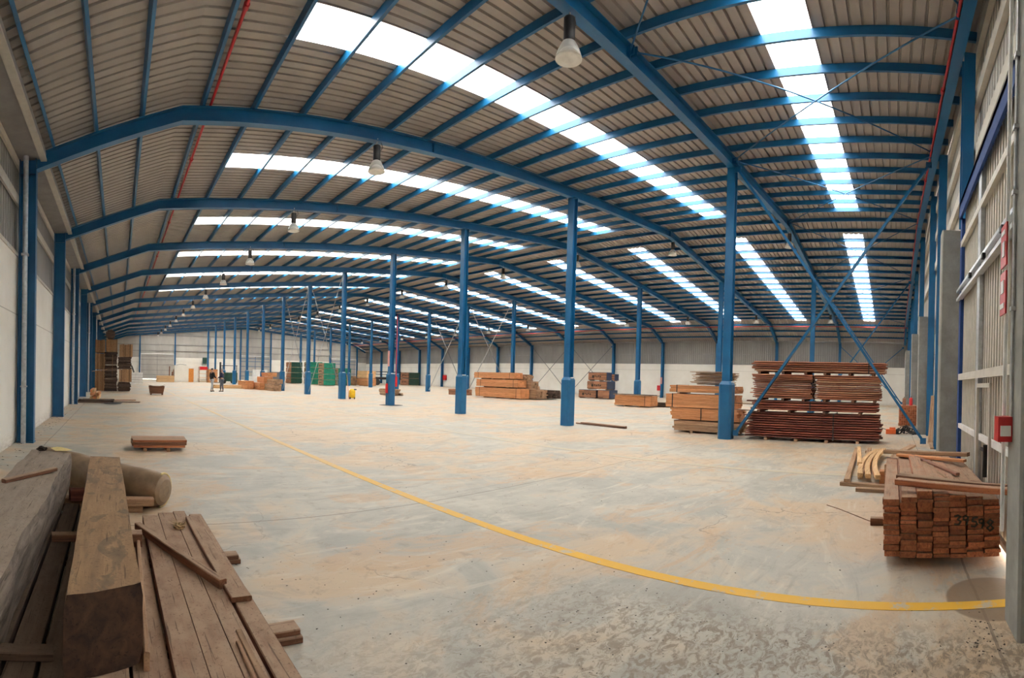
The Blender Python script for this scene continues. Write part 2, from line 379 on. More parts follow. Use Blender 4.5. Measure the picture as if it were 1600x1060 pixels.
# long left wall
w0 = MB().b2((XL - .2, YF, 0), (XL, YB, 3.95)).obj('wall_left', M['wall']); struct(w0)
vclad('x', XL - .05, YF - .2, YB + .2, 3.95, rt(XL) + .16, -.035).obj('wall_cladding', M['clad_shaded'], w0)
for z, h in ((3.93, .07), (5.0, .2), (5.78, .16)):
    MB().b2((XL - .02, YF, z), (XL + .03, YB, z + h)).obj('wall_rail', M['cream_steel'], w0)
# long right wall
w1 = MB().b2((XR, YF, 0), (XR + .2, YB, 3.35)).obj('wall_right', M['wall']); struct(w1)
vclad('x', XR + .05, YF - .2, YB + .2, 3.35, rt(XR) + .16, .035).obj('wall_cladding', M['clad_shaded'], w1)
for z in (3.32, 4.25): MB().b2((XR - .03, YF, z), (XR + .02, YB, z + .06)).obj('wall_rail', M['gutter'], w1)
# far gable wall with its gates
top = lambda x: rt(x) + .16
w2 = MB()
GB = [(3.6, 8.95), (19.95, 25.0), (36.0, 41.2)]
xs = XL - .2
for a, b in GB + [(XR + .2, None)]:
    w2.b2((xs, YB, 0), (a, YB + .2, 3.5)); xs = b
w2 = struct(w2.obj('wall_back', M['wall']))
vclad('y', YB + .05, XL - .2, XR + .2, 3.5, top, .035, .25).obj('wall_cladding', M['clad'], w2)
for z in (4.5, 5.5, 6.95):
    x0, x1 = (XL, XR) if z < 5.6 else (-.0, 39.5); MB().b2((x0, YB - .08, z), (x1, YB + .02, z + .09)).obj('wall_rail', M['gutter'], w2)
for i, (a, b) in enumerate(GB):
    d = MB(); nn = 6
    pr = corr(None, int((b - a) / .25), (b - a) / int((b - a) / .25), a); q = len(pr)
    d.add([(x, YB - .02 + .03 * h, z) for z in (.03, 3.98) for x, h in pr], [(j, j + 1, q + j + 1, q + j) for j in range(q - 1)])
    d = struct(d.obj('door_%d' % (i + 2), M['clad']))
    fr = MB(); fr.b2((a - .1, YB - .14, 0), (a + .06, YB, 4.1)); fr.b2((b - .06, YB - .14, 0), (b + .1, YB, 4.1)); fr.b2((a - .1, YB - .14, 3.98), (b + .1, YB, 4.12)); fr.obj('door_frame', M['white_paint'], d)
    rl = MB()
    for z in (.7, 1.4, 2.3, 3.1, 3.6): rl.b2((a + .06, YB - .09, z), (b - .06, YB - .03, z + .07))
    rl.b2(((a + b) / 2 - .03, YB - .09, .05), ((a + b) / 2 + .03, YB - .03, 3.98)); rl.obj('door_rail', M['blue'] if i else M['gutter'], d)
# near gable wall: low white wall beyond the gate, cladding above
w3 = struct(MB().b2((8.05, YF - .2, 0), (XR + .2, YF, 3.4)).b2((XL - .2, YF - .2, 0), (3.025, YF, 4.2)).obj('wall_front', M['wall']))
vclad('y', YF - .05, 8.05, XR + .2, 3.4, top, -.035).obj('wall_cladding', M['clad'], w3)
vclad('y', YF - .05, XL - .2, 8.05, 4.55, top, -.035).obj('wall_cladding', M['clad'], w3)
for z in (5.55, 6.55, 7.5):
    x0, x1 = [(XL, XR), (0, 41), (5.5, 34)][[5.55, 6.55, 7.5].index(z)]
    MB().b2((x0, YF - .04, z), (x1, YF + .055, z + .24)).obj('wall_rail', M['cream_steel'], w3)
# eaves gutters
g = MB(); g.b2((XL, YF, 5.98), (XL + .5, YB, 6.02)); g.b2((XL + .5, YF, 5.98), (XL + .58, YB, 6.14)); struct(g.obj('trim_1', M['gutter']))
struct(MB().b2((XL + .47, YF, 5.93), (XL + .60, YB, 5.975)).obj('trim_2', M['cream_steel']))
struct(MB().b2((XR - .25, YF, 5.42), (XR - .02, YB, 5.50)).obj('trim_3', M['gutter']))

# sliding gate on the right with concrete side pillars and a blue lintel
GX0, GX1, GY = 3.42, 8.0, -1.13
gate = empty('door_1', (GX0, GY, 0)); struct(gate)
pr = corr(None, 32, (GX1 - GX0) / 32, 0, .04, .008); q = len(pr)
MB().add([(x, -.055 + .05 * h, z) for z in (.07, 4.575) for x, h in pr], [(j, q + j, q + j + 1, j + 1) for j in range(q - 1)]).obj('door_panel', M['cream_steel'], gate)
MB().b2((-.02, .0, .06), (4.6, .04, .12)).obj('bottom_rail', M['galv'], gate)
for z0, z1, m_ in ((1.74, 1.84, 'cream_steel'), (3.93, 4.02, 'cream_steel')):
    MB().b2((.0, .0, z0), (4.6, .06, z1)).obj('door_rail', M[m_], gate)
MB().b2((0.0, .0, .97), (4.6, .05, 1.04)).obj('door_rail', M['white_paint'], gate)
MB().b2((2.75, .0, .1), (2.95, .055, 4.5)).obj('door_post', M['galv'], gate)
ps = MB()  # the small personnel door frame within the gate
ps.b2((1.85, .05, .1), (1.9, .08, 1.66)).b2((2.65, .05, .1), (2.70, .08, 1.66)).b2((1.85, .05, 1.62), (2.70, .08, 1.67)); ps.obj('wicket_frame', M['cream_steel'], gate)
h = MB(); h.b2((1.98, .05, .62), (2.01, .11, .98)).b2((1.98, .08, .90), (2.20, .11, .93)); h.obj('door_handle', M['black'], gate)
ru = MB(); ru.b2((0, .02, 3.06), (4.75, .10, 3.10)).b2((0, .02, 3.20), (4.75, .10, 3.24)).b2((0, .02, 3.06), (4.75, .04, 3.24))
tr = tag(ru.obj('gate_track', M['alu'], None, (GX0, GY, 0)), 'shiny metal rail bolted across the sliding gate at half height', 'rail')
bl = MB()
for x in (1.2, 2.2, 3.2): bl.box((x, .115, 3.15), (.09, .04, .06))
split_objs(bl, 'bolt_plate', M['black'], tr)
li = MB(); li.b2((3.41, YF - .16, 4.58), (8.04, YF + .34, 4.66)).b2((3.41, YF + .30, 4.40), (8.04, YF + .34, 4.66)).b2((3.41, YF - .16, 4.40), (8.04, YF - .12, 4.66)); tag(li.obj('lintel_beam', M['royal']), 'dark blue steel lintel over the sliding gate', 'beam', None, 'thing')
tag(MB().b2((7.98, -1.375, 0), (8.16, -1.08, 4.4)).obj('gate_jamb', M['royal']), 'royal blue steel jamb at the far side of the sliding gate', 'post', None, 'thing')
def pillar(x0, y0, x1, y1, h, label):
    mb = MB(); c = .02; pts = [(x0 + c, y0), (x1 - c, y0), (x1, y0 + c), (x1, y1 - c), (x1 - c, y1), (x0 + c, y1), (x0, y1 - c), (x0, y0 + c)]
    mb.add([(a, b, z) for z in (0, h) for a, b in pts], [(i, (i + 1) % 8, 8 + (i + 1) % 8, 8 + i) for i in range(8)] + [tuple(range(8))[::-1], tuple(range(8, 16))])
    return tag(mb.obj('concrete_pillar', M['conc']), label, 'pillar', None, 'thing')
PN = pillar(3.03, -1.9, 3.40, -.815, 5.2, 'big rough concrete pillar at the near edge of the sliding gate')
pillar(8.62, -1.38, 9.0, -.82, 4.4, 'grey concrete pillar at the far side of the sliding gate')
pillar(16.85, -1.38, 17.2, -.86, 4.05, 'grey concrete pillar on the gable wall behind the stack of board ends')
pillar(22.4, -1.38, 22.8, -.83, 4.05, 'narrow concrete pillar on the gable wall, third from the sliding gate')
pillar(32.5, -1.38, 33.0, -.80, 4.05, 'farthest small concrete pillar on the gable wall beside the right corner')

# ------------------------------------------------------------------ steel frame
def hprof(d, b, tf=.014, tw=.012):
    """H profile, depth d along x, flange width b along y, counter-clockwise"""
    D, B, w_ = d / 2, b / 2, tw / 2; i = D - tf
    return [(-D, -B), (-i, -B), (-i, -w_), (i, -w_), (i, -B), (D, -B), (D, B), (i, B), (i, w_), (-i, w_), (-i, B), (-D, B)]
def hcol(mb, x, y, z0, z1, d, b, tf=.014):
    pr = hprof(d, b, tf); n = 12
    mb.add([(x + a, y + c, z) for z in (z0, z1) for a, c in pr], [(i, (i + 1) % n, n + (i + 1) % n, n + i) for i in range(n)] + [tuple(range(n))[::-1], tuple(range(n, 2 * n))])
    return mb
def rod_cap(): pass

def row_columns(x, ztop, ks, where, group, d=.24, b=.24, base=True):
    """free-standing centre columns with a wider casing round the foot"""
    first = None; out = {}
    for n, k in enumerate(ks):
        if first is None:
            t = empty('steel_column', (x, S(k), 0))
            hcol(MB(), 0, 0, 0, ztop, d, b).obj('shaft', M['blue'], t)
            mb = MB(); c = .06; r = .195; oc = [(-r + c, -r), (r - c, -r), (r, -r + c), (r, r - c), (r - c, r), (-r + c, r), (-r, r - c), (-r, -r + c)]
            vs = [(a, e, z) for z in (0, 1.56) for a, e in oc] + [(a * .72, e * .72, 1.66) for a, e in oc]
            mb.add(vs, [(j * 8 + i, j * 8 + (i + 1) % 8, j * 8 + 8 + (i + 1) % 8, j * 8 + 8 + i) for j in (0, 1) for i in range(8)] + [tuple(range(16, 24))])
            cs = mb.obj('foot_casing', M['blue'], t)
            MB().box((.0, -.13, 1.64), (.16, .12, .03)).obj('sealant_cap', M['white_tape'], cs)
            MB().box((0, 0, ztop - .01), (.34, .30, .02)).obj('cap_plate', M['blue'], t)
            first = t
        else: t = dup(first, (x, S(k), 0))
        lab = 'blue steel column on a wide foot, %s in the %s row from the gate' % (ORD[n + 1], where)
        tag(t, lab, 'column', group, 'thing'); out[k] = t
    return out
C1 = row_columns(13.42, rt(13.42) - .28, range(1, 14), 'nearer centre', 'columns of the nearer centre row')
C2 = row_columns(28.22, rt(28.22) - .28, range(1, 14), 'farther centre', 'columns of the farther centre row')

def wall_columns(x, ks, where, group, ztop, side):
    first = None
    for k in ks:
        if first is None:
            t = empty('steel_column', (x, S(k), 0)); hcol(MB(), 0, 0, 0, ztop, .36, .19, .018).obj('shaft', M['blue'], t)
            MB().b2((-.19, -.14, 0), (.19, .14, .02)).obj('base_plate', M['blue'], t)
            MB().box((side * -.0, 0, ztop - .3), (.33, .17, .015)).obj('stiffener', M['blue'], t); first = t
        else: t = dup(first, (x, S(k), 0))
        tag(t, 'blue steel wall column, %s along the %s wall counted from the gate end' % (ORD[k], where), 'column', group, 'thing')
wall_columns(-1.94, range(1, 14), 'left', 'columns against the left wall', rt(-1.94) - .02, 1)
wall_columns(43.07, range(1, 14), 'long right', 'columns against the long right wall', rt(43.08) - .02, -1)
for i, k in enumerate((2, 4, 6, 8)):
    t = tag(MB().tube((-1.96, S(k) - .2, 0), (-1.96, S(k) - .2, 6.0), .055, 14).obj('downpipe', M['galv']), 'grey rainwater pipe beside the %s blue column of the left wall' % ORD[k], 'pipe', 'rainwater pipes on the left wall')
    split_objs(MB().box((-1.96, S(k) - .2, 3.95), (.14, .14, .05)).box((-1.96, S(k) - .2, 1.2), (.13, .13, .03)), 'bracket', M['galv'], t)
for i, x in enumerate((3.46, 9.1, 14.5, 19.9, 25.1, 30.5, 36.0, 41.3)):
    t = tag(hcol(MB(), x, YB - .2, 0, rt(x) - .02, .22, .2).obj('steel_column', M['blue']), 'blue steel column on the far end wall, %s from its left corner' % ORD[i + 1], 'column', 'columns on the far end wall', 'thing')
for i, (x, y) in enumerate(((8.42, -1.2), (13.0, -1.22), (16.6, -1.26), (22.0, -1.22), (27.0, -1.2), (32.2, -1.2), (38.0, -1.2))):
    z0 = 4.4 if i == 0 else 0
    t = tag(hcol(MB(), x, y, z0, rt(x) - .3, .26, .2).obj('steel_column', M['blue']), 'blue steel column on the near gable wall, %s beyond the sliding gate' % ORD[i + 1], 'column', 'columns on the near gable wall', 'thing')
hcol(MB(), 3.2, -1.2, 4.6, rt(3.2) - .3, .26, .2)

# rafters: bent I-beams right across the hall
def rafter(y, xs0=-1.78, xs1=42.95):
    mb = MB(); px = [xs0, 1.26, 20.87, 40.3, xs1]; dp, fw, tf = .31, .20, .018
    def strip(z0, z1, hw):
        vs = []
        for x in px: vs += [(x, -hw, rt(x) - z0), (x, hw, rt(x) - z0), (x, hw, rt(x) - z1), (x, -hw, rt(x) - z1)]
        fs = [(0, 1, 2, 3)]
        for i in range(len(px) - 1):
            for j in range(4): fs.append((i * 4 + j, i * 4 + 4 + j, i * 4 + 4 + (j + 1) % 4, i * 4 + (j + 1) % 4))
        fs.append(tuple((len(px) - 1) * 4 + j for j in (3, 2, 1, 0))); mb.add(vs, fs)
    strip(0, tf, fw / 2); strip(dp - tf, dp, fw / 2); strip(tf, dp - tf, .006)
    return mb
t0 = None
for k in range(0, 15):
    if t0 is None:
        t0 = rafter(0).obj('roof_rafter', M['blue'])
        pl = MB()
        for x in (7.5, 20.87, 34.2): pl.b2((x - .012, -.08, rt(x) - .30), (x + .012, .08, rt(x)))
        split_objs(pl, 'splice_plate', M['blue'], t0); t = t0
    else: t = dup(t0)
    t.location = (0, S(k) if k < 14 else YB - .25, 0)
    lab = 'bent blue roof rafter %s' % ('on the near gable wall, above the sliding gate' if k == 0 else 'against the far end wall' if k == 14 else 'spanning the hall, %s from the near gable' % ORD[k])
    tag(t, lab, 'rafter', 'roof rafters', 'thing')

# purlins
def purlin(x):
    s = 1 if x < 20.87 else -1; pts = RT; dx = .01; sl = math.atan((rt(x + dx) - rt(x - dx)) / (2 * dx))
    h, f, t = .155, .062, .006
    pr = [(0, 0), (f, 0), (f, t), (t, t), (t, h - t), (f, h - t), (f, h), (0, h)]
    mb = MB(); z = rt(x) + .004; c, s_ = math.cos(sl), math.sin(sl)
    vs = [(x + (a * s) * c - b * s_, y, z + (a * s) * s_ + b * c) for y in (YF + .05, YB - .05) for a, b in pr]
    n = 8; mb.add(vs, [(i, (i + 1) % n, n + (i + 1) % n, n + i) for i in range(n)] + [tuple(range(n))[::-1], tuple(range(n, 16))]); return mb
PX = [-1.42, -.53, .42] + [1.67 + 1.125 * i for i in range(17)]
PX2 = [21.12 + 1.125 * i for i in range(17)] + [40.75, 41.65, 42.5]
PX2 = PX2[:17] + PX2[17:]
for i, x in enumerate(PX):
    tag(purlin(x).obj('roof_purlin', M['blue']), 'long blue roof purlin, %s from the left eave, lying across the rafters' % ORD[i + 1], 'purlin', 'purlins of the left roof slope', 'thing')
for i, x in enumerate(PX2):
    tag(purlin(x).obj('roof_purlin', M['blue']), 'long blue roof purlin, %s beyond the ridge on the right slope' % ORD[i + 1], 'purlin', 'purlins of the right roof slope', 'thing')

# bracing
def brace(p0, p1, r, label, group, mat='blue', dbl=False, name='brace_rod'):
    mb = MB(); p0, p1 = Vector(p0), Vector(p1)
    if dbl:
        pr = [(-.035, 0), (.035, 0), (.035, .008), (-.027, .008), (-.027, .07), (-.035, .07)]
        for o in (.03, -.03): mb.sweep(pr, p0 + Vector((o, 0, 0)), p1 + Vector((o, 0, 0)), (1, 0, 0))
    else: mb.tube(p0, p1, r, 8)
    d = (p1 - p0).normalized()
    t = tag(mb.obj(name, M[mat]), label, 'brace', group, 'thing')
    pl = MB(); pl.box(p0 + d * .08, (.03, .16, .16)).box(p1 - d * .08, (.03, .16, .16)); split_objs(pl, 'gusset_plate', M['blue'], t); return t
X1 = 13.42; zt = rt(X1) - .32
brace((X1, S(1) - .25, .12), (X1, S(0) + .1, zt), 0, 'blue double-angle brace rising from the nearest centre column foot to the gable top', 'crossed braces by the tall board stack', dbl=True)
brace((X1 - .09, S(1) - .15, zt), (X1 - .09, S(0) + .1, .1), 0, 'blue double-angle brace falling from the nearest centre column top to the gable foot', 'crossed braces by the tall board stack', dbl=True)
X2 = 28.22; zt2 = rt(X2) - .32
brace((X2, S(1) - .2, .12), (X2, S(0) + .1, zt2), 0, 'blue brace behind the tall board stack rising to the gable roof edge', 'crossed braces of the farther row', dbl=True)
brace((X2 - .09, S(1) - .2, zt2), (X2 - .09, S(0) + .1, .12), 0, 'blue brace behind the tall board stack falling to the gable foot', 'crossed braces of the farther row', dbl=True)
brace((43.0, S(1), .2), (43.0, S(0) + .1, 5.1), .03, 'brace rod in the right corner bay rising to the gable', 'rods of the right corner bay')
brace((42.95, S(1), 5.1), (42.95, S(0) + .1, .2), .03, 'brace rod in the right corner bay falling to the gable', 'rods of the right corner bay')
for xx, zz, nm, mats in ((X1, zt, 'nearer centre row', ('galv', 'greybox')), (X2, zt2, 'farther centre row', ('galv', 'greybox')), (43.0, 5.1, 'long right wall', ('greybox', 'greybox'))):
    for k in ((5, 6) if xx != 43.0 else (5, 6)):
        brace((xx, S(k) + .2, zz), (xx, S(k + 1) - .13, .05), .022 if xx < 20 else .03, 'thin rod of the %s falling from its %s to its %s column' % (nm, ORD[k], ORD[k + 1]), 'thin rods of the ' + nm, mats[0])
        brace((xx + .06, S(k) + .13, .05), (xx + .06, S(k + 1) - .2, zz), .022 if xx < 20 else .03, 'thin rod of the %s rising from its %s to its %s column' % (nm, ORD[k], ORD[k + 1]), 'thin rods of the ' + nm, mats[1])
nodes = [1.3, 7.6, 13.42, 20.87, 28.22, 34.2, 40.2]
for i, (a, b) in enumerate(zip(nodes, nodes[1:])):
    z = lambda x: rt(x) - .06
    brace((a, S(1), z(a)), (b, S(0), z(b)), .017, 'thin roof brace rod in the gable bay, %s panel from the left, running outwards' % ORD[i + 1], 'roof brace rods of the gable bay', 'blue')
    brace((b, S(1), z(b) - .03), (a, S(0), z(a) - .03), .017, 'thin roof brace rod in the gable bay, %s panel from the left, running inwards' % ORD[i + 1], 'roof brace rods of the gable bay', 'blue')

# red sprinkler mains
t = tag(MB().path([(1.86, YF + .2, rt(1.86) + .06), (1.86, YB - .3, rt(1.86) + .06)], .032, 10).obj('sprinkler_pipe', M['red_pipe']), 'red sprinkler pipe running the length of the roof by the left bend', 'pipe')
cp = MB()
for k in range(14): cp.tube((1.86, S(k) + 2.7, rt(1.86) + .06), (1.86, S(k) + 2.8, rt(1.86) + .06), .05, 10)
split_objs(cp, 'pipe_coupling', M['red_pipe'], t)
pts = [(x, -.90, rt(x) - .12) for x in (2.0, 20.87, 40.3, 42.6)]
t = tag(MB().path(pts, .03, 10).obj('sprinkler_pipe', M['red_pipe']), 'red sprinkler pipe crossing the roof along the near gable wall', 'pipe')
cp = MB()
for x in (9.9, 15.4, 24.0, 32.0): cp.tube((x, -.9, rt(x) - .12), (x + .09, -.9, rt(x) - .115), .055, 10)
split_objs(cp, 'pipe_coupling', M['red_pipe'], t)
tag(MB().path([(28.0, S(8) - .2, 1.0), (28.0, S(8) - .2, rt(28) - .1)], .045, 10).obj('riser_pipe', M['red_pipe']), 'dull red riser pipe on the eighth column of the farther centre row', 'pipe')
tag(MB().path([(40.35, YF + .2, rt(40.35) - .32), (40.35, YB - .3, rt(40.35) - .32)], .03, 8).obj('sprinkler_pipe', M['red_pipe']), 'red sprinkler pipe along the roof bend of the long right wall', 'pipe')

# high-bay lamps
def make_lamp():
    t = empty('high_bay_lamp', (0, 0, 0))
    MB().lathe([(.0, .62), (.085, .62), (.09, .60), (.09, .30), (.075, .26), (0, .26)], n=18).obj('gear_housing', M['black'], t)
    d = MB().lathe([(.06, .27), (.11, .24), (.17, .12), (.21, 0), (.20, 0), (.16, .12), (.10, .225), (.05, .25)], n=24).obj('reflector', M['dome'], t)
    MB().lathe([(.0, .03), (.12, .025), (.2, .0), (.2, .006), (.12, .035), (0, .04)], n=24).obj('lens_disc', M['white_paint'], d)
    MB().path([(0, 0, .62), (0, 0, .72), (.02, 0, .80)], .012).obj('hook', M['galv'], t)
    mb = MB(); mb.path([(.09, .0, .5), (.16, 0, .62), (.10, 0, .78), (.02, 0, .82)], .006); mb.obj('cable', M['black'], t)
    return t
L0 = None
for row, (x, nm) in enumerate(((5.85, 'left'), (21.3, 'ridge'), (36.1, 'right'))):
    for k in range(1, 14):
        z = rt(x) - .28 - .74
        if L0 is None: L0 = make_lamp(); t = L0; t.location = (x, S(k), z)
        else: t = dup(L0, (x, S(k), z))
        tag(t, 'high-bay lamp with pale dome, %s of the %s lamp row from the gate end' % (ORD[k], nm), 'lamp', 'high-bay lamps of the %s row' % nm)

# ------------------------------------------------------------------ boards
def board_mesh(L, W, T, bow=0., twist=0., seg=6, ch=.006, name='board', ragged=0, seed=0):
    """sawn board along local x starting at 0, resting on z=0, centred on y, slightly bowed, eased edges"""
    rnd = random.Random(seed); w, t = W / 2, T; c = min(ch, T * .25, W * .2)
    pr = [(-w + c, 0), (w - c, 0), (w, c), (w, t - c), (w - c, t), (-w + c, t), (-w, t - c), (-w, c)]
    vs = []
    for i in range(seg + 1):
        u = i / seg; by = bow * 4 * u * (1 - u); a = twist * (u - .5)
        for y, z in pr:
            zz = z - t / 2; y2 = y * math.cos(a) - zz * math.sin(a); z2 = y * math.sin(a) + zz * math.cos(a)
            j = ragged * (rnd.random() - .5)
            vs.append((u * L, y2 + by + j, z2 + t / 2 + j * .4))
    n = 8; fs = [(i * n + j, i * n + (j + 1) % n, (i + 1) * n + (j + 1) % n, (i + 1) * n + j) for i in range(seg) for j in range(n)]
    fs = [f[::-1] for f in fs]
    fs += [tuple(range(n)), tuple(range(seg * n, seg * n + n))[::-1]]
    mb = MB(); mb.add(vs, fs); me = mb.mesh(name); return me
def along(p0, p1):
    d = Vector(p1) - Vector(p0); L = d.length
    return L, (0, -math.asin(d.z / L), math.atan2(d.y, d.x))
def board(p0, p1, W, T, mat, label, cat='board', group=None, name='board', parent=None, roll=0, **kw):
    L, rot = along(p0, p1); me = board_mesh(L, W, T, **kw); me.materials.append(M[mat])
    o = mkobj(name, me, parent, p0, (roll, rot[1], rot[2])); 
    if label: tag(o, label, cat, group)
    return o
_variants = {}
def variants(key, mat, L, W, T, n=4, bow=.01, ragged=0):
    if key not in _variants:
        out = []
        for i in range(n):
            me = board_mesh(L, W, T, random.uniform(-bow, bow), random.uniform(-.02, .02), 5, .005, 'board', ragged, i); me.materials.append(M[mat]); out.append(me)
        _variants[key] = out
    return _variants[key]

def bundle(name, label, cat, group, corner, L, W, H, rows, cols, rz, mat, jit=.02, jz=.0, gap=.003, straps=(), bearers=0, key=None, ragged=0, bow=.004, drop=0., strapmat='dark', shell=False, lj=0, vg=None):
    """a pack of boards; local x runs along the boards, local y across, z up; corner is the floor point of its origin"""
    bz = .07 if bearers else 0
    t = empty(name, corner, rz); tag(t, label, cat, group)
    th = (H - bz) / rows; wd = W / cols
    vg = gap if vg is None else vg
    vs = variants(key or (mat, round(L, 2), round(wd, 3), round(th, 3)), mat, L, wd - gap * 2, th - vg, 4, bow, ragged)
    for r in range(rows):
        for c in range(cols):
            if shell and 0 < c < cols - 1 and 0 < r < rows - 1: continue
            if drop and random.random() < drop: continue
            me = random.choice(vs); sx = 1 + (random.uniform(-lj, lj) if lj else 0)
            o = mkobj('board', me, t, (random.uniform(-jit, jit), (c + .5) * wd + random.uniform(-jz, jz), bz + r * th + (vg * .8 if c % 2 and vg > .01 else 0)), (0, 0, random.uniform(-.002, .002)), (sx, 1, 1))
    for i in range(bearers):
        x = L * (i + .7) / (bearers + .4)
        MB().box((x, W / 2, .035), (.09, W + .05, .068)).obj('bearer', M['tan'], t)
    for x in straps:
        mb = MB(); e = .012
        mb.box((x, -e, (H + bz) / 2), (.03, .006, H - bz + .02)).box((x, W + e, (H + bz) / 2), (.03, .006, H - bz + .02)).box((x, W / 2, H + .008), (.03, W + 2 * e, .004)); mb.obj('strap', M[strapmat], t)
    return t

# ---- pile of red-brown board ends by the gate (boards run away from the camera along x)
PILE_X, LEN = 4.42, 2.65
bnd = [.06, -.09, -.24, -.385, -.535, -.69, -.845, -1.0]
colname = ['first', 'second', 'third', 'fourth', 'fifth', 'sixth', 'seventh']
tops = [.60, .63, .685, .655, .645, .625, .60]
pile_front = {}
vsr = [board_mesh(LEN, .146, .036, random.uniform(-.004, .004), random.uniform(-.03, .03), 6, .004, 'board', .001, i) for i in range(4)]
for me in vsr: me.materials.append(M['redboard'])
for c in range(7):
    z = .085; i = 0; yc = (bnd[c] + bnd[c + 1]) / 2; W = bnd[c] - bnd[c + 1]; items = []
    while z < tops[c] - .02:
        T = random.choice((.030, .036, .036, .045, .052)); T = min(T, tops[c] - z)
        if tops[c] - z - T < .02: T = tops[c] - z
        jx = random.uniform(-.03, .035); jy = random.uniform(-.008, .008) + .02 * (1 - (z - .08) / .55) * (-.5)
        if c >= 4 and .3 < z < .5: jx = -.004 + random.uniform(-.003, .003)
        o = mkobj('board', random.choice(vsr), None, (PILE_X + jx, yc + jy, z), (0, 0, random.uniform(-.004, .004)), (1, (W - .008) / .146, (T - .0035) / .036))
        items.append((o, z, z + T)); z += T; i += 1
    for j, (o, a, b) in enumerate(items):
        tag(o, 'red-brown sawn board in the gate-side pile, %s column from the left, %s from the bottom' % (colname[c], ORD[j + 1]), 'board', 'sawn boards in the pile by the sliding gate')
    pile_front[c] = items
for i, x in enumerate((4.75, 5.75, 6.8)):
    board((x, .02 if i == 0 else .22 if i == 1 else .1, .0), (x, -1.02, .0), .09, .084, 'plank', 'squared brown bearer under the %s of the gate-side board pile' % ('front end', 'middle', 'back end')[i], 'bearer', 'bearers under the gate-side board pile', 'timber_bearer')
# painted number 39598 over the ends
def stroke(char):
    S_ = {'3': [[(0, .9), (.35, 1), (.62, .85), (.3, .58), (.65, .35), (.45, .05), (0, .08)]],
          '9': [[(.62, .7), (.4, .5), (.12, .6), (.12, .88), (.4, 1), (.62, .85), (.62, .5), (.45, .0)]],
          '5': [[(.65, 1), (.2, .95), (.12, .58), (.5, .55), (.65, .28), (.4, .02), (.02, .1)]],
          '8': [[(.38, .52), (.1, .75), (.35, 1), (.62, .8), (.38, .52), (.08, .25), (.35, 0), (.66, .22), (.38, .52)]]}
    return S_[char]
for ch, y0, z0, sz, c in (('3', -.585, .375, .085, 4), ('9', -.655, .375, .08, 4), ('5', -.735, .355, .085, 5), ('9', -.80, .345, .08, 5), ('8', -.875, .315, .10, 6)):
    holder = [o for o, a, b in pile_front[c] if a <= z0 + sz / 2 <= b] or [pile_front[c][7][0]]
    holder = holder[0]; mb = MB()
    for s_ in stroke(ch):
        for (a, b), (a2, b2) in zip(s_, s_[1:]):
            p = Vector((0, y0 - a * sz, z0 + b * sz)); q_ = Vector((0, y0 - a2 * sz, z0 + b2 * sz)); d = (q_ - p).normalized(); nrm = Vector((0, -d.z, d.y)) * .0075; e = d * .004
            X = PILE_X - .0095; mb.add([(X, v.y, v.z) for v in (p - nrm - e, p + nrm - e, q_ + nrm + e, q_ - nrm + e)] + [(X + .009, v.y, v.z) for v in (p - nrm - e, p + nrm - e, q_ + nrm + e, q_ - nrm + e)],
                [(0, 1, 2, 3), (7, 6, 5, 4), (0, 4, 5, 1), (1, 5, 6, 2), (2, 6, 7, 3), (3, 7, 4, 0)])
    o = mb.obj('painted_digit', M['ink'], holder); o.matrix_parent_inverse = Matrix.LocRotScale(holder.location, holder.rotation_euler, holder.scale).inverted(); tag(o, 'dark green hand-painted %s' % ch)
# loose pieces on that pile
ZP = .69
LG = 'loose timbers lying on the gate-side board pile'
board((4.66, -.06, ZP), (4.22, -1.06, ZP - .01), .10, .055, 'redboard', 'thick squared beam lying slantwise at the front of the gate-side pile', 'timber', LG, 'loose_timber', seg=4)
board((4.92, -.07, ZP - .005), (4.36, -1.05, ZP), .06, .05, 'plank', 'dark squared batten just behind the thick slanting beam on the pile', 'timber', LG, 'loose_timber', seg=4)
board((5.22, -.10, ZP - .02), (4.62, -.98, ZP - .03), .08, .03, 'plank', 'flat dark board, third back on the gate-side pile', 'timber', LG, 'loose_timber', seg=4)
board((7.0, -.22, ZP - .03), (5.42, -.74, ZP - .05), .05, .03, 'maroon', 'long thin dark lath slanting across the top of the gate-side pile', 'timber', LG, 'loose_timber', seg=4)
board((6.3, -.42, ZP - .04), (5.3, -.60, ZP - .055), .03, .012, 'tan', 'short thin grey lath beside the long dark lath on the pile', 'timber', LG, 'loose_timber', seg=4)
board((7.05, .08, ZP - .03), (6.45, -1.02, ZP + .02), .12, .05, 'tan', 'tan plank laid across the back end of the gate-side pile', 'timber', LG, 'loose_timber', seg=4)
board((6.85, -.1, ZP - .04), (6.30, -.95, ZP - .035), .10, .035, 'orange', 'orange-brown plank in front of the tan plank at the pile\'s back', 'timber', LG, 'loose_timber', seg=4)
board((4.95, -.80, ZP - .07), (4.70, -1.04, ZP - .07), .07, .05, 'maroon', 'short dark offcut on the pile against the gate', 'timber', LG, 'loose_timber', seg=3)
board((9.6, -.2, .0), (7.9, -.05, .0), .3, .36, 'tan', 'low tan baulk on the floor behind the gate-side pile', 'timber', None, 'loose_timber', seg=4)
board((11.9, -.52, .18), (10.3, -.15, .2), .16, .05, 'tan', 'weathered board end sticking up behind the gate-side pile', 'timber', None, 'loose_timber', seg=3)
board((11.0, -.5, .0), (10.4, -.2, .0), .2, .18, 'tan', 'block holding up the weathered board behind the gate-side pile', 'block', None, 'timber_block', seg=2)
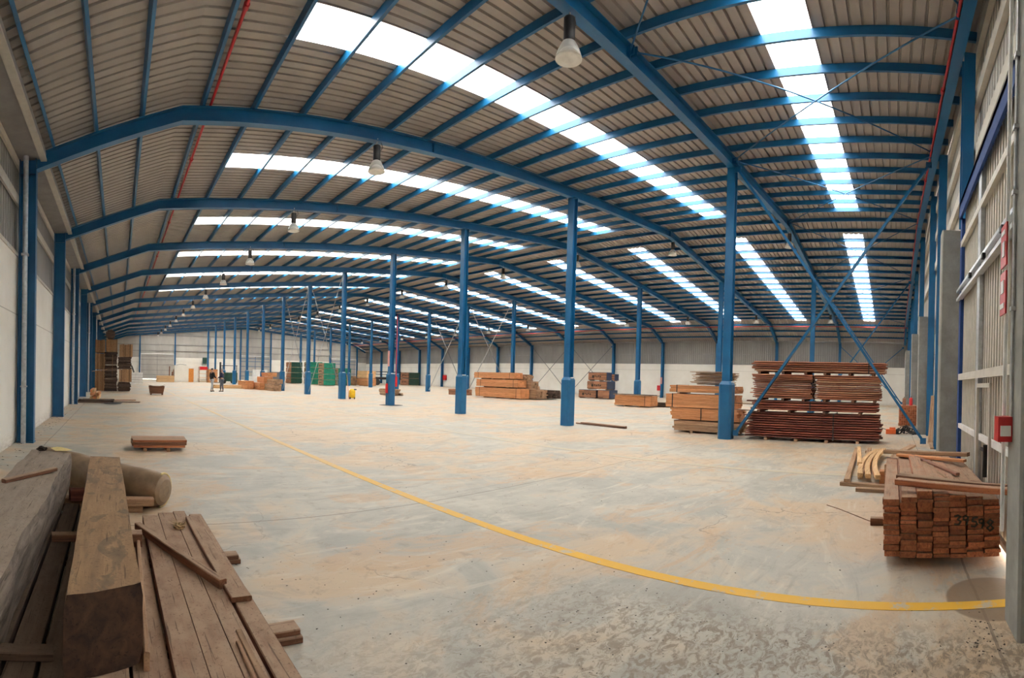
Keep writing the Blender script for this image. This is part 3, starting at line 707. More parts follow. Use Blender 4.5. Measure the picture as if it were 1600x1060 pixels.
# small frame of sticks left of the pile
FG = 'pieces of the stick rack beside the gate-side pile'
board((7.95, .80, .0), (7.80, .02, .0), .10, .06, 'tan', 'grey-brown cross batten at the front of the stick rack', 'batten', FG, 'batten', seg=2)
board((7.55, .52, .0), (7.5, .06, .0), .11, .06, 'tan', 'short grey batten in front of the stick rack', 'batten', FG, 'batten', seg=2)
board((11.9, .62, .0), (11.9, -.1, .0), .10, .06, 'tan', 'cross batten at the far end of the stick rack', 'batten', FG, 'batten', seg=2)
board((12.0, .84, .062), (7.9, .70, .062), .09, .05, 'tan', 'weathered long batten on the left side of the stick rack', 'batten', FG, 'batten', seg=4)
board((12.0, .52, .062), (8.2, .50, .062), .09, .06, 'tan', 'second long weathered batten of the stick rack', 'batten', FG, 'batten', seg=4)
for i, (a, b) in enumerate((((11.6, .34, .075), (8.15, .50, .10)), ((11.5, .24, .10), (8.0, .36, .115)), ((11.4, .16, .12), (7.85, .20, .13)), ((11.7, .76, .11), (9.2, .58, .12)))):
    board(a, b, .09, .07, 'pine', ['fresh pale stick on the rack, left one of three curving together', 'fresh pale stick on the rack, middle one of three curving together', 'fresh pale stick on the rack, nearest the board pile', 'fresh pale stick crossing the rack on its left side'][i], 'stick', 'fresh pale sticks on the rack', 'pale_stick', bow=-.12 if i < 3 else 0)
board((8.2, .18, .0), (8.2, .02, .0), .2, .22, 'orange', 'small orange block between the stick rack and the board pile', 'block', None, 'timber_block', seg=2)
mb = MB(); mb.path([(6.57, .84, .004), (6.4, .66, .004), (6.15, .45, .004), (5.9, .25, .004), (5.8, .11, .004)], .006, 5)
tag(mb.obj('wood_sliver', M['plank']), 'thin curved wood sliver on the floor left of the gate-side pile', 'sliver')

# ---- tall stack of maroon boards (boards run along y)
def ybundle(name, label, cat, group, x0, y0, z0, L, D, H, rows, cols, mat, yaw=0, **kw):
    """boards along +y, pack depth along +x"""
    return bundle(name, label, cat, group, (x0 + D, y0, z0), L, D, H, rows, cols, PI / 2 + yaw, mat, **kw)
SG = 'packs of the tall maroon board stack'
SX = 13.72
ybundle('board_pack', 'long dark bottom pack of the tall maroon board stack', 'timber pack', SG, SX, .33, 0, 3.85, .95, .80, 11, 4, 'maroon', jit=.09, bearers=4, lj=.03, gap=.006, vg=.032, bow=.01, ragged=.008, straps=(1.3,))
ybundle('board_pack', 'thin long pack second from the bottom of the tall maroon stack', 'timber pack', SG, SX, .40, .86, 3.62, .95, .28, 4, 4, 'maroon', jit=.07, lj=.03, gap=.005, vg=.028, bow=.01, ragged=.006, straps=(1.9,))
ybundle('board_pack', 'middle-height pack with pale edges at the column side of the maroon stack', 'timber pack', SG, SX, 2.26, 1.20, 1.74, .95, .70, 12, 4, 'maroon_light', jit=.05, gap=.006, vg=.028, lj=.03, bow=.01, ragged=.006)
ybundle('board_pack', 'middle-height pack at the gate side of the maroon stack', 'timber pack', SG, SX, .34, 1.20, 1.82, .95, .70, 12, 4, 'maroon_light', jit=.05, gap=.006, vg=.028, lj=.03, bow=.01, ragged=.006)
ybundle('board_pack', 'long top pack of the tall maroon board stack', 'timber pack', SG, SX, .22, 1.97, 3.82, .95, .30, 5, 4, 'maroon_light', jit=.08, gap=.006, vg=.028, lj=.03, bow=.014, ragged=.006, straps=(.45,))
n = 0
for zz, ys, h in ((.80, (.9, 1.9, 2.9, 3.8), .06), (1.14, (.5, 1.1, 1.9, 2.5, 3.1, 3.8), .06), (1.90, (.55, 1.2, 1.9, 2.45, 3.1, 3.8), .07)):
    for j, yy in enumerate(ys):
        board((SX - .02, yy, zz), (SX + .97, yy, zz), .08, h, 'plank', 'cross bearer in the %s gap of the maroon stack, %s from the gate side' % ({.80: 'lowest', 1.14: 'middle', 1.90: 'top'}[zz], ORD[j + 1]), 'bearer', 'bearers between the maroon packs', 'timber_bearer', seg=2)
board((SX - .03, 4.62, 1.02), (SX + .0, 3.9, 1.0), .10, .025, 'tan', 'stray board jutting from the column side of the maroon stack, upper one', 'board', None, 'board', seg=3)
board((SX - .05, 4.95, .84), (SX - .02, 3.95, .82), .10, .025, 'tan', 'stray board jutting farthest from the column side of the maroon stack', 'board', None, 'board', seg=3)

# ---- orange stack behind the nearest centre column
OG = 'packs of the stack behind the nearest centre column'
OX = 14.25
ybundle('timber_pack', 'dark flat bottom pack of the stack behind the nearest centre column', 'timber pack', OG, OX, 4.55, 0, 2.2, .9, .38, 5, 4, 'tan', bearers=2, jit=.05)
ybundle('timber_pack', 'brown second pack of the stack behind the nearest centre column', 'timber pack', OG, OX, 4.6, .42, 2.25, .9, .36, 6, 4, 'orange', jit=.05, straps=(1.2, .5))
ybundle('timber_pack', 'clean orange pack, thickest of the stack behind the nearest centre column', 'timber pack', OG, OX, 4.75, .80, 2.28, .9, .42, 6, 4, 'orange', jit=.02, straps=(2.05,))
ybundle('timber_pack', 'orange pack above the thickest one behind the nearest centre column', 'timber pack', OG, OX, 4.7, 1.28, 2.2, .9, .22, 4, 4, 'orange', jit=.04, straps=(1.95,))
ybundle('timber_pack', 'loose tan boards with spacers topping the stack behind the nearest column', 'timber pack', OG, OX, 4.9, 1.53, 1.28, .9, .42, 8, 4, 'tan', jit=.1, gap=.012, vg=.032, drop=.12, ragged=.01)
for j, yy in enumerate((5.1, 6.6)):
    board((OX, yy, 1.23), (OX + .9, yy, 1.23), .08, .04, 'tan', 'spacer under the upper orange pack, %s' % ('column side' if j == 0 else 'far side'), 'bearer', 'spacers under the upper orange pack', 'timber_bearer', seg=2)

# ---- flat boards next to the second centre column
PG = 'flat boards on the floor by the second centre column'
for j in range(5):
    board((14.0 + .12 * (j % 3), 8.35 + .08 * (j % 3), .002 + .035 * (j // 3) + .001 * j), (14.25 + .12 * (j % 3), 10.55 + .1 * (j % 2) - .3 * (j // 3), .002 + .035 * (j // 3) + .001 * j), .11, .032, 'plank' if j != 1 else 'redboard',
          'brown board lying by the second centre column, %s of five' % ['front bottom', 'middle bottom', 'back bottom', 'front upper', 'back upper'][j], 'board', PG, 'board', seg=3)

# ---- three-tier orange stack in the middle distance and its brown neighbours
MG = 'packs of the three-tier orange stack'
for tier, (z0, h, L, y0) in enumerate(((0, .78, 4.9, 24.3), (.79, .62, 4.5, 24.6), (1.42, .52, 4.4, 25.0))):
    ybundle('timber_pack', 'clean orange pack, %s tier of the three-tier stack in mid hall' % ('bottom', 'middle', 'top')[tier], 'timber pack', MG, 25.9, y0, z0, L, .95, h, (6, 5, 4)[tier], 4, 'orange', jit=.03, straps=(.45, L - .5), bearers=3)
ybundle('timber_pack', 'brown weathered pack behind the bottom tier of the orange stack', 'timber pack', MG, 27.0, 23.8, 0, 4.6, 1.3, .72, 6, 6, 'tan', jit=.1, bearers=3)
ybundle('timber_pack', 'brown weathered pack behind the middle tier of the orange stack', 'timber pack', MG, 26.95, 24.3, .735, 4.4, 1.0, .60, 5, 5, 'tan', jit=.1)
ybundle('timber_pack', 'brown weathered pack behind the top tier of the orange stack', 'timber pack', MG, 26.95, 24.9, 1.34, 4.2, .9, .5, 5, 5, 'tan', jit=.1)
ybundle('timber_pack', 'rough dark pack farthest right at the foot of the orange stack', 'timber pack', MG, 28.4, 23.3, 0, 4.4, .9, .7, 6, 5, 'barkboard', jit=.12, bearers=2)
ybundle('timber_pack', 'single orange pack with loose offcuts on top beside a far column', 'timber pack', None, 26.1, 13.9, 0, 2.55, .9, .68, 5, 4, 'orange', jit=.03, bearers=2, straps=(.4,))
for j in range(7):
    board((25.95 + .14 * j, 13.6 + random.uniform(0, .5), .70 + .03 * (j % 2)), (26.1 + .14 * j, 16.2 + random.uniform(-.4, .5), .70 + .03 * (j % 2)), .12, .028, 'barkboard' if j % 2 else 'tan', 'rough offcut lying on the single orange pack, %s from its front edge' % ORD[j + 1], 'offcut', 'offcuts on the single orange pack', 'offcut', seg=3)
ybundle('timber_pack', 'low grey-brown pack beside the single orange pack', 'timber pack', None, 27.2, 13.3, 0, 2.2, .8, .28, 3, 4, 'barkboard', jit=.1)

def wrapped(name, label, x0, y0, z0, dx, dy, h, wrap, group, stencil=True, face='x'):
    """a pack under plastic wrap whose end boards stay visible towards the camera"""
    t = empty(name, (x0, y0, z0)); tag(t, label, 'wrapped pack', group)
    mb = MB(); e = .03
    mb.b2((.12, -e, .06), (dx + e, dy + e, h)); mb.obj('plastic_wrap', M[wrap], t)
    nr = max(3, int(h / .1)); fr = MB(); th = (h - .1) / nr
    for r in range(nr):
        nc = max(2, int(dy / .5))
        for c in range(nc): fr.box((.08 + random.uniform(-.012, .012), (c + .5) * dy / nc, .07 + (r + .5) * th), (.14, dy / nc - .012, th - .01))
    split_objs(fr, 'board_end', M['brownend'] if wrap != 'green_wrap' else M['tan'], t)
    split_objs(MB().b2((.1, .05, 0), (dx - .05, .15, .06)).b2((.1, dy - .15, 0), (dx - .05, dy - .05, .06)), 'bearer', M['tan'], t)
    if stencil:
        st = MB(); zc = h * .5
        for i in range(5): st.box((-.006, dy * (.3 + .1 * i), zc + .04 * (i % 2)), (.012, dy * .05, h * .16))
        st.box((-.006, dy * .72, zc), (.012, dy * .09, h * .3)); split_objs(st, 'stencil_mark', M['stencil'], t)
    return t
NG = 'navy-wrapped timber packs'
wrapped('wrapped_pack', 'navy-wrapped pack at the front left foot of the navy stack', 34.0, 23.35, 0, .85, 1.75, .72, 'navy_wrap', NG)
wrapped('wrapped_pack', 'navy-wrapped bottom pack on the gate side of the navy stack', 34.1, 22.1, 0, 1.3, 1.1, .74, 'navy_wrap', NG, False)
wrapped('wrapped_pack', 'navy-wrapped middle pack with stencilled orange end', 34.1, 22.35, .76, 1.3, 1.95, .72, 'navy_wrap', NG)
wrapped('wrapped_pack', 'navy-wrapped top pack with stencilled orange end', 34.1, 22.4, 1.5, .8, 1.8, .72, 'navy_wrap', NG)
wrapped('wrapped_pack', 'navy-wrapped pack behind the top pack, fully covered', 35.0, 22.2, 1.5, .7, 1.6, .6, 'navy_wrap', NG, False)

GG = 'green-wrapped packs in the far middle of the hall'
def gstack(x, y, tiers, dx, dy, h, wrap, where):
    for i in range(tiers): wrapped('wrapped_pack', '%s pack, %s from the floor, in the %s' % ({'green_wrap': 'green-wrapped', 'dark_green_wrap': 'dark-green-wrapped'}[wrap], ORD[i + 1], where), x, y, i * (h + .02), dx, dy, h, wrap, GG, wrap == 'green_wrap')
gstack(23.2, 63.6, 4, 1.7, 1.9, .72, 'dark_green_wrap', 'dark stack left of the green ones')
gstack(24.0, 59.0, 4, 1.9, 1.6, .72, 'green_wrap', 'tall green stack behind')
gstack(24.3, 55.0, 4, 1.6, 1.5, .68, 'green_wrap', 'front green stack with pale ends')
gstack(27.0, 56.6, 3, 1.9, 1.5, .72, 'green_wrap', 'low green stack on the right')
# other far stock
FGp = 'timber in the far part of the hall'
wrapped('wrapped_pack', 'dark-green-wrapped lower pack by the long right wall', 40.9, 61.2, 0, 2.0, 2.2, 1.0, 'dark_green_wrap', 'green packs by the right wall')
wrapped('wrapped_pack', 'dark-green-wrapped upper pack by the long right wall', 40.9, 61.2, 1.02, 2.0, 2.2, .9, 'dark_green_wrap', 'green packs by the right wall')
ybundle('timber_pack', 'pale orange lower pack left of the parked trailer', 'timber pack', FGp, 30.0, 54.2, 0, 2.8, 1.3, 1.0, 6, 5, 'orange', bearers=2, jit=.04)
ybundle('timber_pack', 'pale orange upper pack left of the parked trailer', 'timber pack', FGp, 30.0, 54.3, 1.04, 2.6, 1.3, .9, 5, 5, 'pine', jit=.04)
ybundle('timber_pack', 'low brown pack left of the pale orange packs', 'timber pack', FGp, 29.0, 57.4, 0, 2.4, 1.2, 1.2, 7, 4, 'tan', jit=.1)
ybundle('timber_pack', 'small jumble pack of brown offcuts behind the fourth centre column', 'timber pack', FGp, 19.3, 30.9, .02, 2.0, .8, .46, 5, 6, 'tan', jit=.25, drop=.12, ragged=.02)
ybundle('timber_pack', 'brown crate-like pack behind the third centre column', 'timber pack', FGp, 26.2, 31.1, 0, 1.9, 1.0, .48, 4, 4, 'brownend', jit=.03)
for j, (x, y, z, L, h, mt, nm) in enumerate(((11.0, 41.6, 0, 2.6, .72, 'orange', 'large orange pack left in the far lumber group'), (11.9, 40.2, 0, 2.2, .6, 'orange', 'second orange pack of the far lumber group'), (12.3, 38.0, 0, 2.0, .55, 'tan', 'loose tan boards at the right of the far lumber group'),
        (12.3, 40.3, .62, 2.1, .5, 'orange', 'upper pack of the far lumber group'), (12.5, 38.2, .58, 1.8, .38, 'tan', 'upper tan pack of the far lumber group'), (12.7, 40.4, 1.14, 2.0, .35, 'orange', 'topmost pack of the far lumber group'))):
    ybundle('timber_pack', nm, 'timber pack', 'far lumber group beyond the two people', x, y, z, L, .8, h, max(2, int(h / .12)), 4, mt, jit=.08)
bundle('timber_pack', 'long low pale planks on the floor left of the far lumber group', 'timber pack', None, (8.6, 43.0, 0), 3.2, .7, .3, 3, 4, -.1, 'pine', jit=.2)

# dark slab stack against the left wall
LGp = 'slab packs of the tall stack on the left wall'
def slabpack(x, y, z, wdt, h, mat, label, vertical=True):
    t = empty('slab_pack', (x, y, z)); tag(t, label, 'timber pack', LGp)
    if vertical:
        n = max(4, int(wdt / .11)); 
        for i in range(n):
            hh = h * random.uniform(.97, 1.02); me = board_mesh(1.5, hh, wdt / n * .86, 0, 0, 2, .01, 'slab'); me.materials.append(M[mat])
            mkobj('slab', me, t, ((i + .5) * wdt / n + wdt / n * .43, random.uniform(-.06, .06), hh / 2 + .01), (PI / 2, 0, PI / 2))
    else:
        n = max(4, int(h / .1))
        for i in range(n):
            me = board_mesh(1.5, wdt * random.uniform(.85, 1.02), h / n * .93, 0, random.uniform(-.04, .04), 3, .02, 'slab', .03, i); me.materials.append(M[mat])
            mkobj('slab', me, t, (wdt / 2, random.uniform(-.12, .12), i * h / n + .01), (0, 0, PI / 2))
    return t
Y0 = 34.7
slabpack(-1.72, Y0, 0, .72, 1.44, 'slab', 'tall brown slab pack at the foot of the left wall stack')
slabpack(-1.72, Y0, 1.5, .72, 1.15, 'slab', 'brown slab pack second in the wall-side column of the left stack')
slabpack(-1.72, Y0, 2.7, .68, .9, 'slab', 'brown slab pack topmost in the wall-side column of the left stack')
slabpack(-.97, Y0 - .1, 0, .94, .83, 'barkboard', 'dark bark pack at the foot of the middle column of the left stack', False)
slabpack(-.97, Y0 - .1, .86, .94, .97, 'barkboard', 'dark bark pack second in the middle column of the left stack', False)
slabpack(-.97, Y0 - .1, 1.86, .94, .87, 'barkboard', 'dark bark pack third in the middle column of the left stack', False)
slabpack(-.95, Y0 - .1, 2.75, .8, .9, 'slab', 'brown slab pack fourth in the middle column of the left stack')
mb = MB()
for i in range(9):
    a = i / 9 * 2 * PI; mb.tube((-.55 + .22 * math.cos(a), Y0 - .1, 4.0 + .2 * math.sin(a)), (-.55 + .2 * math.cos(a), Y0 + 1.4, 4.0 + .2 * math.sin(a)), .13, 8)
mb.tube((-.55, Y0 - .06, 4.0), (-.55, Y0 + 1.4, 4.0), .2, 8)
tag(mb.obj('log_bundle', M['barkboard']), 'round dark bundle of bark slabs topping the left wall stack', 'timber bundle')
slabpack(-.02, Y0 - .15, 0, .95, .62, 'barkboard', 'dark bark pack at the foot of the outer column of the left stack', False)
slabpack(.0, Y0 - .15, .66, .88, .88, 'slab', 'brown slab pack second in the outer column of the left stack')
slabpack(-.02, Y0 - .15, 1.55, .98, .86, 'barkboard', 'dark bark pack third in the outer column of the left stack', False)
slabpack(-.01, Y0 - .15, 2.42, .93, .88, 'slab', 'brown slab pack topmost in the outer column of the left stack')
board((-.38, Y0 - .22, 1.0), (-.36, Y0 - .22, 2.55), .12, .03, 'slab', 'upright board leaning on the middle of the left wall stack', 'board', None, 'board', seg=2)
board((-1.8, Y0 - .25, 1.36), (-.75, Y0 - .3, 1.5), .1, .05, 'tan', 'stick lying across the front of the left wall stack', 'stick', None, 'stick', seg=2)
# small pile at the foot of the left wall
SPG = 'small wood pile at the left wall'
bundle('timber_pack', 'dark low boards under the small wood pile at the left wall', 'timber pack', SPG, (-1.75, 22.6, 0), 1.5, 1.0, .14, 2, 4, .05, 'barkboard', jit=.15)
for j in range(10):
    x = -1.25 + .11 * (j % 4) + random.uniform(-.02, .02); z = .15 + .16 * (j // 4)
    board((x, 23.2, z), (x + .05, 24.6, z + .03), .10, .12, 'orange' if j % 3 else 'pine', 'orange squared offcut in the small pile at the left wall, %s of ten' % ORD[j + 1], 'offcut', SPG, 'offcut', seg=2)
board((-.5, 23.6, .01), (1.05, 23.3, .01), .3, .03, 'plank', 'loose flat board reaching out from the small pile at the left wall', 'board', None, 'board', seg=2)
board((-.2, 24.6, .01), (.9, 24.9, .01), .25, .03, 'redboard', 'second loose flat board behind the small pile at the left wall', 'board', None, 'board', seg=2)
mb = MB(); mb.add([(-.25 + .5 * math.cos(a) * random.uniform(.8, 1.1), 22.3 + .5 * math.sin(a), .02 + .02 * random.random()) for a in [i * PI / 8 for i in range(16)]] + [(-.25, 22.3, .07)], [(i, (i + 1) % 16, 16) for i in range(16)])
tag(mb.obj('tarpaulin', M['dark']), 'dark crumpled sheet on the floor before the small left pile', 'tarpaulin')

# small plank stack on the left floor
for j in range(3):
    for c in range(3):
        z = .07 + .052 * j; yy = 9.62 + .2 * c
        board((.30 + random.uniform(-.02, .04), yy, z), (1.36 + random.uniform(-.03, .04), yy + .01, z), .19, .048, 'plank' if (j + c) % 2 else 'redboard', 'brown plank in the low stack on the left floor, %s layer, %s from the front' % (('bottom', 'middle', 'top')[j], ORD[c + 1]), 'plank', 'planks of the low stack on the left floor', 'plank', seg=3)
for j, x in enumerate((.55, 1.0)):
    board((x, 9.48, 0), (x, 10.15, 0), .07, .068, 'tan', 'block under the low plank stack, %s one' % ('wall-side', 'hall-side')[j], 'block', 'blocks under the low plank stack', 'timber_block', seg=2)

# ------------------------------------------------------------------ foreground timber on the left
def rough_beam(x0, x1, y0, y1, z0, z1, mat, name, label, amp=.015, seed=3, warp=None, bevel=.012, endmat=None):
    """big squared beam along y with hand-hewn faces"""
    rnd = random.Random(seed); ny = 34; per = []
    nx, nz = 8, 6
    for i in range(nx + 1): per.append((i / nx, 0))
    for i in range(1, nz + 1): per.append((1, i / nz))
    for i in range(1, nx + 1): per.append((1 - i / nx, 1))
    for i in range(1, nz): per.append((0, 1 - i / nz))
    from mathutils import noise as mn
    vs = []; n = len(per)
    for j in range(ny + 1):
        v = j / ny; y = y0 + (y1 - y0) * v
        for a, b in per:
            x = x0 + (x1 - x0) * a; z = z0 + (z1 - z0) * b
            x = min(max(x, x0 + (bevel if b in (0, 1) else 0)), x1 - (bevel if b in (0, 1) else 0))
            p = Vector((x * 4, y * 1.6, z * 4)) + Vector((seed * 7.1, 0, 0)); q_ = mn.noise_vector(p) * amp + mn.noise_vector(p * 3.3) * amp * .45
            w_ = warp(v, a, b) if warp else (0, 0, 0)
            vs.append((x + q_.x + w_[0], y + w_[1], max(z0, z + q_.z + w_[2]) if b == 0 else z + q_.z + w_[2]))
    fs = [(j * n + i, (j + 1) * n + i, (j + 1) * n + (i + 1) % n, j * n + (i + 1) % n) for j in range(ny) for i in range(n)]
    mb = MB(); mb.add(vs, fs, True); mb.add(vs[:n], [tuple(range(n))]); mb.add(vs[-n:], [tuple(range(n))[::-1]])
    o = mb.obj(name, M[mat]); o.data.set_sharp_from_angle(angle=.7) if hasattr(o.data, 'set_sharp_from_angle') else None
    if endmat:
        o.data.materials.append(M[endmat]); o.data.polygons[len(fs)].material_index = 1; o.data.polygons[len(fs) + 1].material_index = 1
    # object origin so that the grain runs along local x
    R_ = Matrix.Rotation(-PI / 2, 4, 'Z'); o.data.transform(R_); o.rotation_euler = (0, 0, PI / 2)
    return tag(o, label, 'beam')
rough_beam(-1.06, -.55, 1.0, 6.05, .16, .56, 'oldbeam', 'hewn_beam', 'thick grey dusty hewn beam at the left edge, resting on the planks', .028, 5)
def wb(v, a, b):   # the near end is cut on a slight curve
    e = max(0, 1 - v * 8); return (.0, (a - .5) * .10 * e + .06 * a * a * e, 0)
rough_beam(-.23, .14, 2.27, 5.78, .16, .56, 'beam', 'sawn_beam', 'large brown stained beam with dark end face, lying on bearers', .006, 9, lambda v, a, b: (-.09 * v * (1 - a) - .09 * v * a, wb(v, a, b)[1], 0), endmat='darkend')
FGn = 'boards of the foreground plank layer'
# bearers across, on the floor
for j, (y, x0, x1, lab) in enumerate(((2.72, -1.0, 1.09, 'nearest bearer under the foreground planks, two boards thick at its end'), (3.97, -1.0, 1.03, 'second bearer under the foreground planks, its end showing past the red plank'), (5.45, -1.1, .42, 'farthest bearer crossing under the beams by the wrapped roll'))):
    if j == 2: board((x0, y, .08), (x1, y + .02, .08), .13, .082, 'tan', lab, 'bearer', 'bearers under the foreground timber', 'timber_bearer', seg=3)
    else:
        board((x0, y, .0), (x1, y + .01, .0), .12, .04, 'plank', lab, 'bearer', 'bearers under the foreground timber', 'timber_bearer', seg=3)
        if j == 0: board((x0, y + .01, .041), (x1 - .01, y + .03, .041), .12, .036, 'plank', 'thin board lying on the nearest foreground bearer', 'bearer', 'bearers under the foreground timber', 'timber_bearer', seg=3)
        else: board((x0, y + .01, .041), (x1 - .02, y, .041), .11, .036, 'plank', 'thin board lying on the second foreground bearer', 'bearer', 'bearers under the foreground timber', 'timber_bearer', seg=3)
board((-1.0, 5.5, .0), (.3, 5.5, .0), .12, .08, 'tan', 'lower bearer under the farthest one by the wrapped roll', 'bearer', 'bearers under the foreground timber', 'timber_bearer', seg=3)
board((-1.05, 1.75, .0), (1.05, 1.75, .0), .12, .078, 'plank', 'bearer under the near end of the foreground planks', 'bearer', 'bearers under the foreground timber', 'timber_bearer', seg=3)
lay = [(-1.0, -.76, 'darkplank', 'dark plank under the outer half of the grey hewn beam', .078), (-.75, -.53, 'darkplank', 'dark plank under the inner edge of the grey hewn beam', .078), (-.52, -.36, 'darkplank', 'dark plank showing in the gap between the two big beams, left one', .078), (-.35, -.16, 'darkplank', 'dark plank in the gap between the two big beams, right one', .078),
       (-.15, .09, 'plank', 'plank hidden under the stained beam', .078), (.10, .29, 'plank', 'dusty low plank right beside the stained beam', .022)]
for j, (a, b, mt, lab, t_) in enumerate(lay):
    yf = (4.9, 5.0, 5.2, 5.1, 5.0, 4.3)[j]
    board(((a + b) / 2 + (.012 if j == 5 else 0), 1.5, .08), ((a + b) / 2 - (.03 if j == 5 else .02), yf, .08), b - a - (.0 if j == 5 else .012), t_, mt, lab, 'plank', FGn, 'plank', seg=5, bow=.004, ch=.003)
for j, (a, b, lab) in enumerate(((.295, .455, 'dusty raised plank with a red-brown side edge'), (.458, .612, 'dusty plank second from the raised edge'), (.615, .735, 'dusty plank third from the raised edge, under the thin laths'))):
    board(((a + b) / 2 + .012, 1.5, .08), ((a + b) / 2 - .03, (4.85, 4.95, 5.0)[j], .08), b - a - .001, .066 if j else .07, 'plank', lab, 'plank', FGn, 'plank', seg=6, bow=.002, ch=.0015)
board((.828, 1.5, .08), (.80, 4.9, .08), .125, .06, 'plank', 'dusty outermost plank beside the open floor', 'plank', FGn, 'plank', seg=5)
board((.795, 2.98, .142), (.745, 4.72, .142), .135, .034, 'plank', 'short red-brown plank on top of the outermost plank', 'plank', FGn, 'plank', seg=5, bow=.01)
board((.715, 3.17, .150), (.20, 4.42, .152), .06, .062, 'plank', 'squared brown stick lying slantwise over the foreground planks', 'stick', None, 'square_stick', seg=5)
board((.70, 1.85, .143), (.69, 2.64, .143), .034, .014, 'tan', 'thin lath on the foreground planks beside the gap, longer one', 'lath', 'thin laths on the foreground planks', 'lath', seg=3)
board((.655, 1.85, .143), (.655, 2.52, .143), .022, .018, 'tan', 'narrow lath on the foreground planks, left of the longer lath', 'lath', 'thin laths on the foreground planks', 'lath', seg=3)
board((.13, 4.05, .142), (.22, 4.05, .142), .12, .11, 'plank', 'short red-brown block wedged beside the stained beam', 'block', None, 'timber_block', seg=2)
board((-1.0, 2.28, .160), (-.30, 2.40, .160), .09, .045, 'darkplank', 'dark batten lying across the planks at the near end of the hewn beam', 'batten', None, 'batten', seg=3)
board((-.53, 4.05, .158), (-.25, 4.1, .158), .09, .06, 'plank', 'short brown block wedged between the two big beams', 'block', None, 'timber_block', seg=2)
board((-.5, 5.3, .165), (-.3, 5.35, .165), .12, .12, 'maroon', 'dark block between the beams by the wrapped roll', 'block', None, 'timber_block', seg=2)
board((-.985, 4.22, .575), (-.60, 4.80, .585), .06, .035, 'plank', 'broken brown stick lying on the grey hewn beam', 'stick', None, 'broken_stick', seg=4)
board((.165, 2.4, .103), (.19, 4.25, .103), .03, .10, 'tan', 'pale thin board on edge along the stained beam', 'board', None, 'board', seg=4)
def lump(name, c, r, mat, label, cat, seed, sq=.7, spikes=0):
    rnd = random.Random(seed); mb = MB(); n, m_ = 12, 7
    vs = []
    for i in range(m_ + 1):
        th = PI * i / m_
        for j in range(n):
            a = 2 * PI * j / n; q_ = r * rnd.uniform(.7, 1.2); vs.append((c[0] + q_ * math.sin(th) * math.cos(a), c[1] + q_ * math.sin(th) * math.sin(a), c[2] + max(-.001, q_ * sq * (math.cos(th) + .6) * .7)))
    mb.add(vs, [(i * n + j, (i + 1) * n + j, (i + 1) * n + (j + 1) % n, i * n + (j + 1) % n) for i in range(m_) for j in range(n)])
    for s_ in range(spikes):
        a = rnd.uniform(0, 2 * PI); e = rnd.uniform(.1, .8); p = Vector(c) + Vector((0, 0, r * .3)); mb.tube(p, p + Vector((math.cos(a) * math.cos(e), math.sin(a) * math.cos(e), math.sin(e))) * r * rnd.uniform(1.2, 2.2), r * .06, 4, r * .01)
    return tag(mb.obj(name, M[mat]), label, cat)
lump('bark_clod', (-.92, 6.0, .575), .065, 'bark', 'dark bark clod on the far end of the grey hewn beam', 'clod', 4)
lump('fibre_tuft', (.58, 4.45, .15), .055, 'tuft', 'tan tuft of wood fibre on the foreground planks', 'tuft', 8, .7, 40)
# wrapped roll on the floor
ax0, ax1, rr = Vector((-1.0, 6.85, .25)), Vector((.53, 5.66, .20)), .20
roll = empty('wrapped_roll', (ax0.x, ax0.y, 0)); tag(roll, 'brown paper-wrapped roll with yellow foam at its ends, behind the beams', 'roll')
d = (ax1 - ax0); L = d.length; dn = d.normalized(); xa = dn.cross(Vector((0, 0, 1))).normalized(); ya = xa.cross(dn)
from mathutils import noise as mnoise
mb = MB(); ns, na = 30, 28; vs = []
for i in range(ns + 1):
    for j in range(na):
        a = 2 * PI * j / na; p = ax0 + d * (i / ns); q_ = rr * (1 + .045 * mnoise.noise(Vector((i * .35, math.cos(a) * 2.5, math.sin(a) * 2.5))) + .02 * mnoise.noise(Vector((i * 1.3, math.cos(a) * 6, math.sin(a) * 6)))) * (1 + .25 * (1 - i / ns)) * (1 - .10 * max(0, abs(i / ns - .5) * 2 - .9) * 10 * .5)
        p = p + (xa * math.cos(a) + ya * math.sin(a)) * q_ - Vector(roll.location); p.z = max(.002, p.z); vs.append(p)
mb.add(vs, [(i * na + j, i * na + (j + 1) % na, (i + 1) * na + (j + 1) % na, (i + 1) * na + j) for i in range(ns) for j in range(na)], True)
mb.obj('paper_wrap', M['paper'], roll)
for e, s_ in ((ax0, -1), (ax1, 1)):
    mb = MB(); ra = rr * (1.15 if s_ < 0 else .94); o_ = e - Vector(roll.location)
    for q0, q1, r0_, r1_ in ((-.02, .02, 1, .93), (.02, .05, .93, .7), (.05, .065, .7, .3)): mb.tube(o_ + dn * q0 * s_, o_ + dn * q1 * s_, ra * r0_, 28, ra * r1_)
    mb.pc = []; mb.obj('roll_end', M['foam'] if s_ < 0 else M['paper'], roll)
mb = MB()
for j in range(-5, 5):
    a = 2 * PI * j / 18; a2 = 2 * PI * (j + 1) / 18; p = ax1 + (xa * -math.cos(a) + ya * math.sin(a)) * rr * .97; q_ = ax1 + (xa * -math.cos(a2) + ya * math.sin(a2)) * rr * .97
    mb.tube(p - Vector(roll.location), q_ - Vector(roll.location), .013, 6)
mb.obj('foam_rim', M['foam'], roll)
mb = MB(); p = ax0 + d * .16 + Vector((0, 0, rr * 1.16)) - Vector(roll.location)
mb.add([p + xa * a + dn * b + Vector((0, 0, .03 - a * a * 2)) for a, b in ((-.08, -.16), (.07, -.14), (.11, .0), (.06, .16), (-.07, .15), (-.1, .02))] + [p + Vector((0, 0, .045))], [(i, (i + 1) % 6, 6) for i in range(6)])
mb.obj('torn_foam', M['foam'], roll)

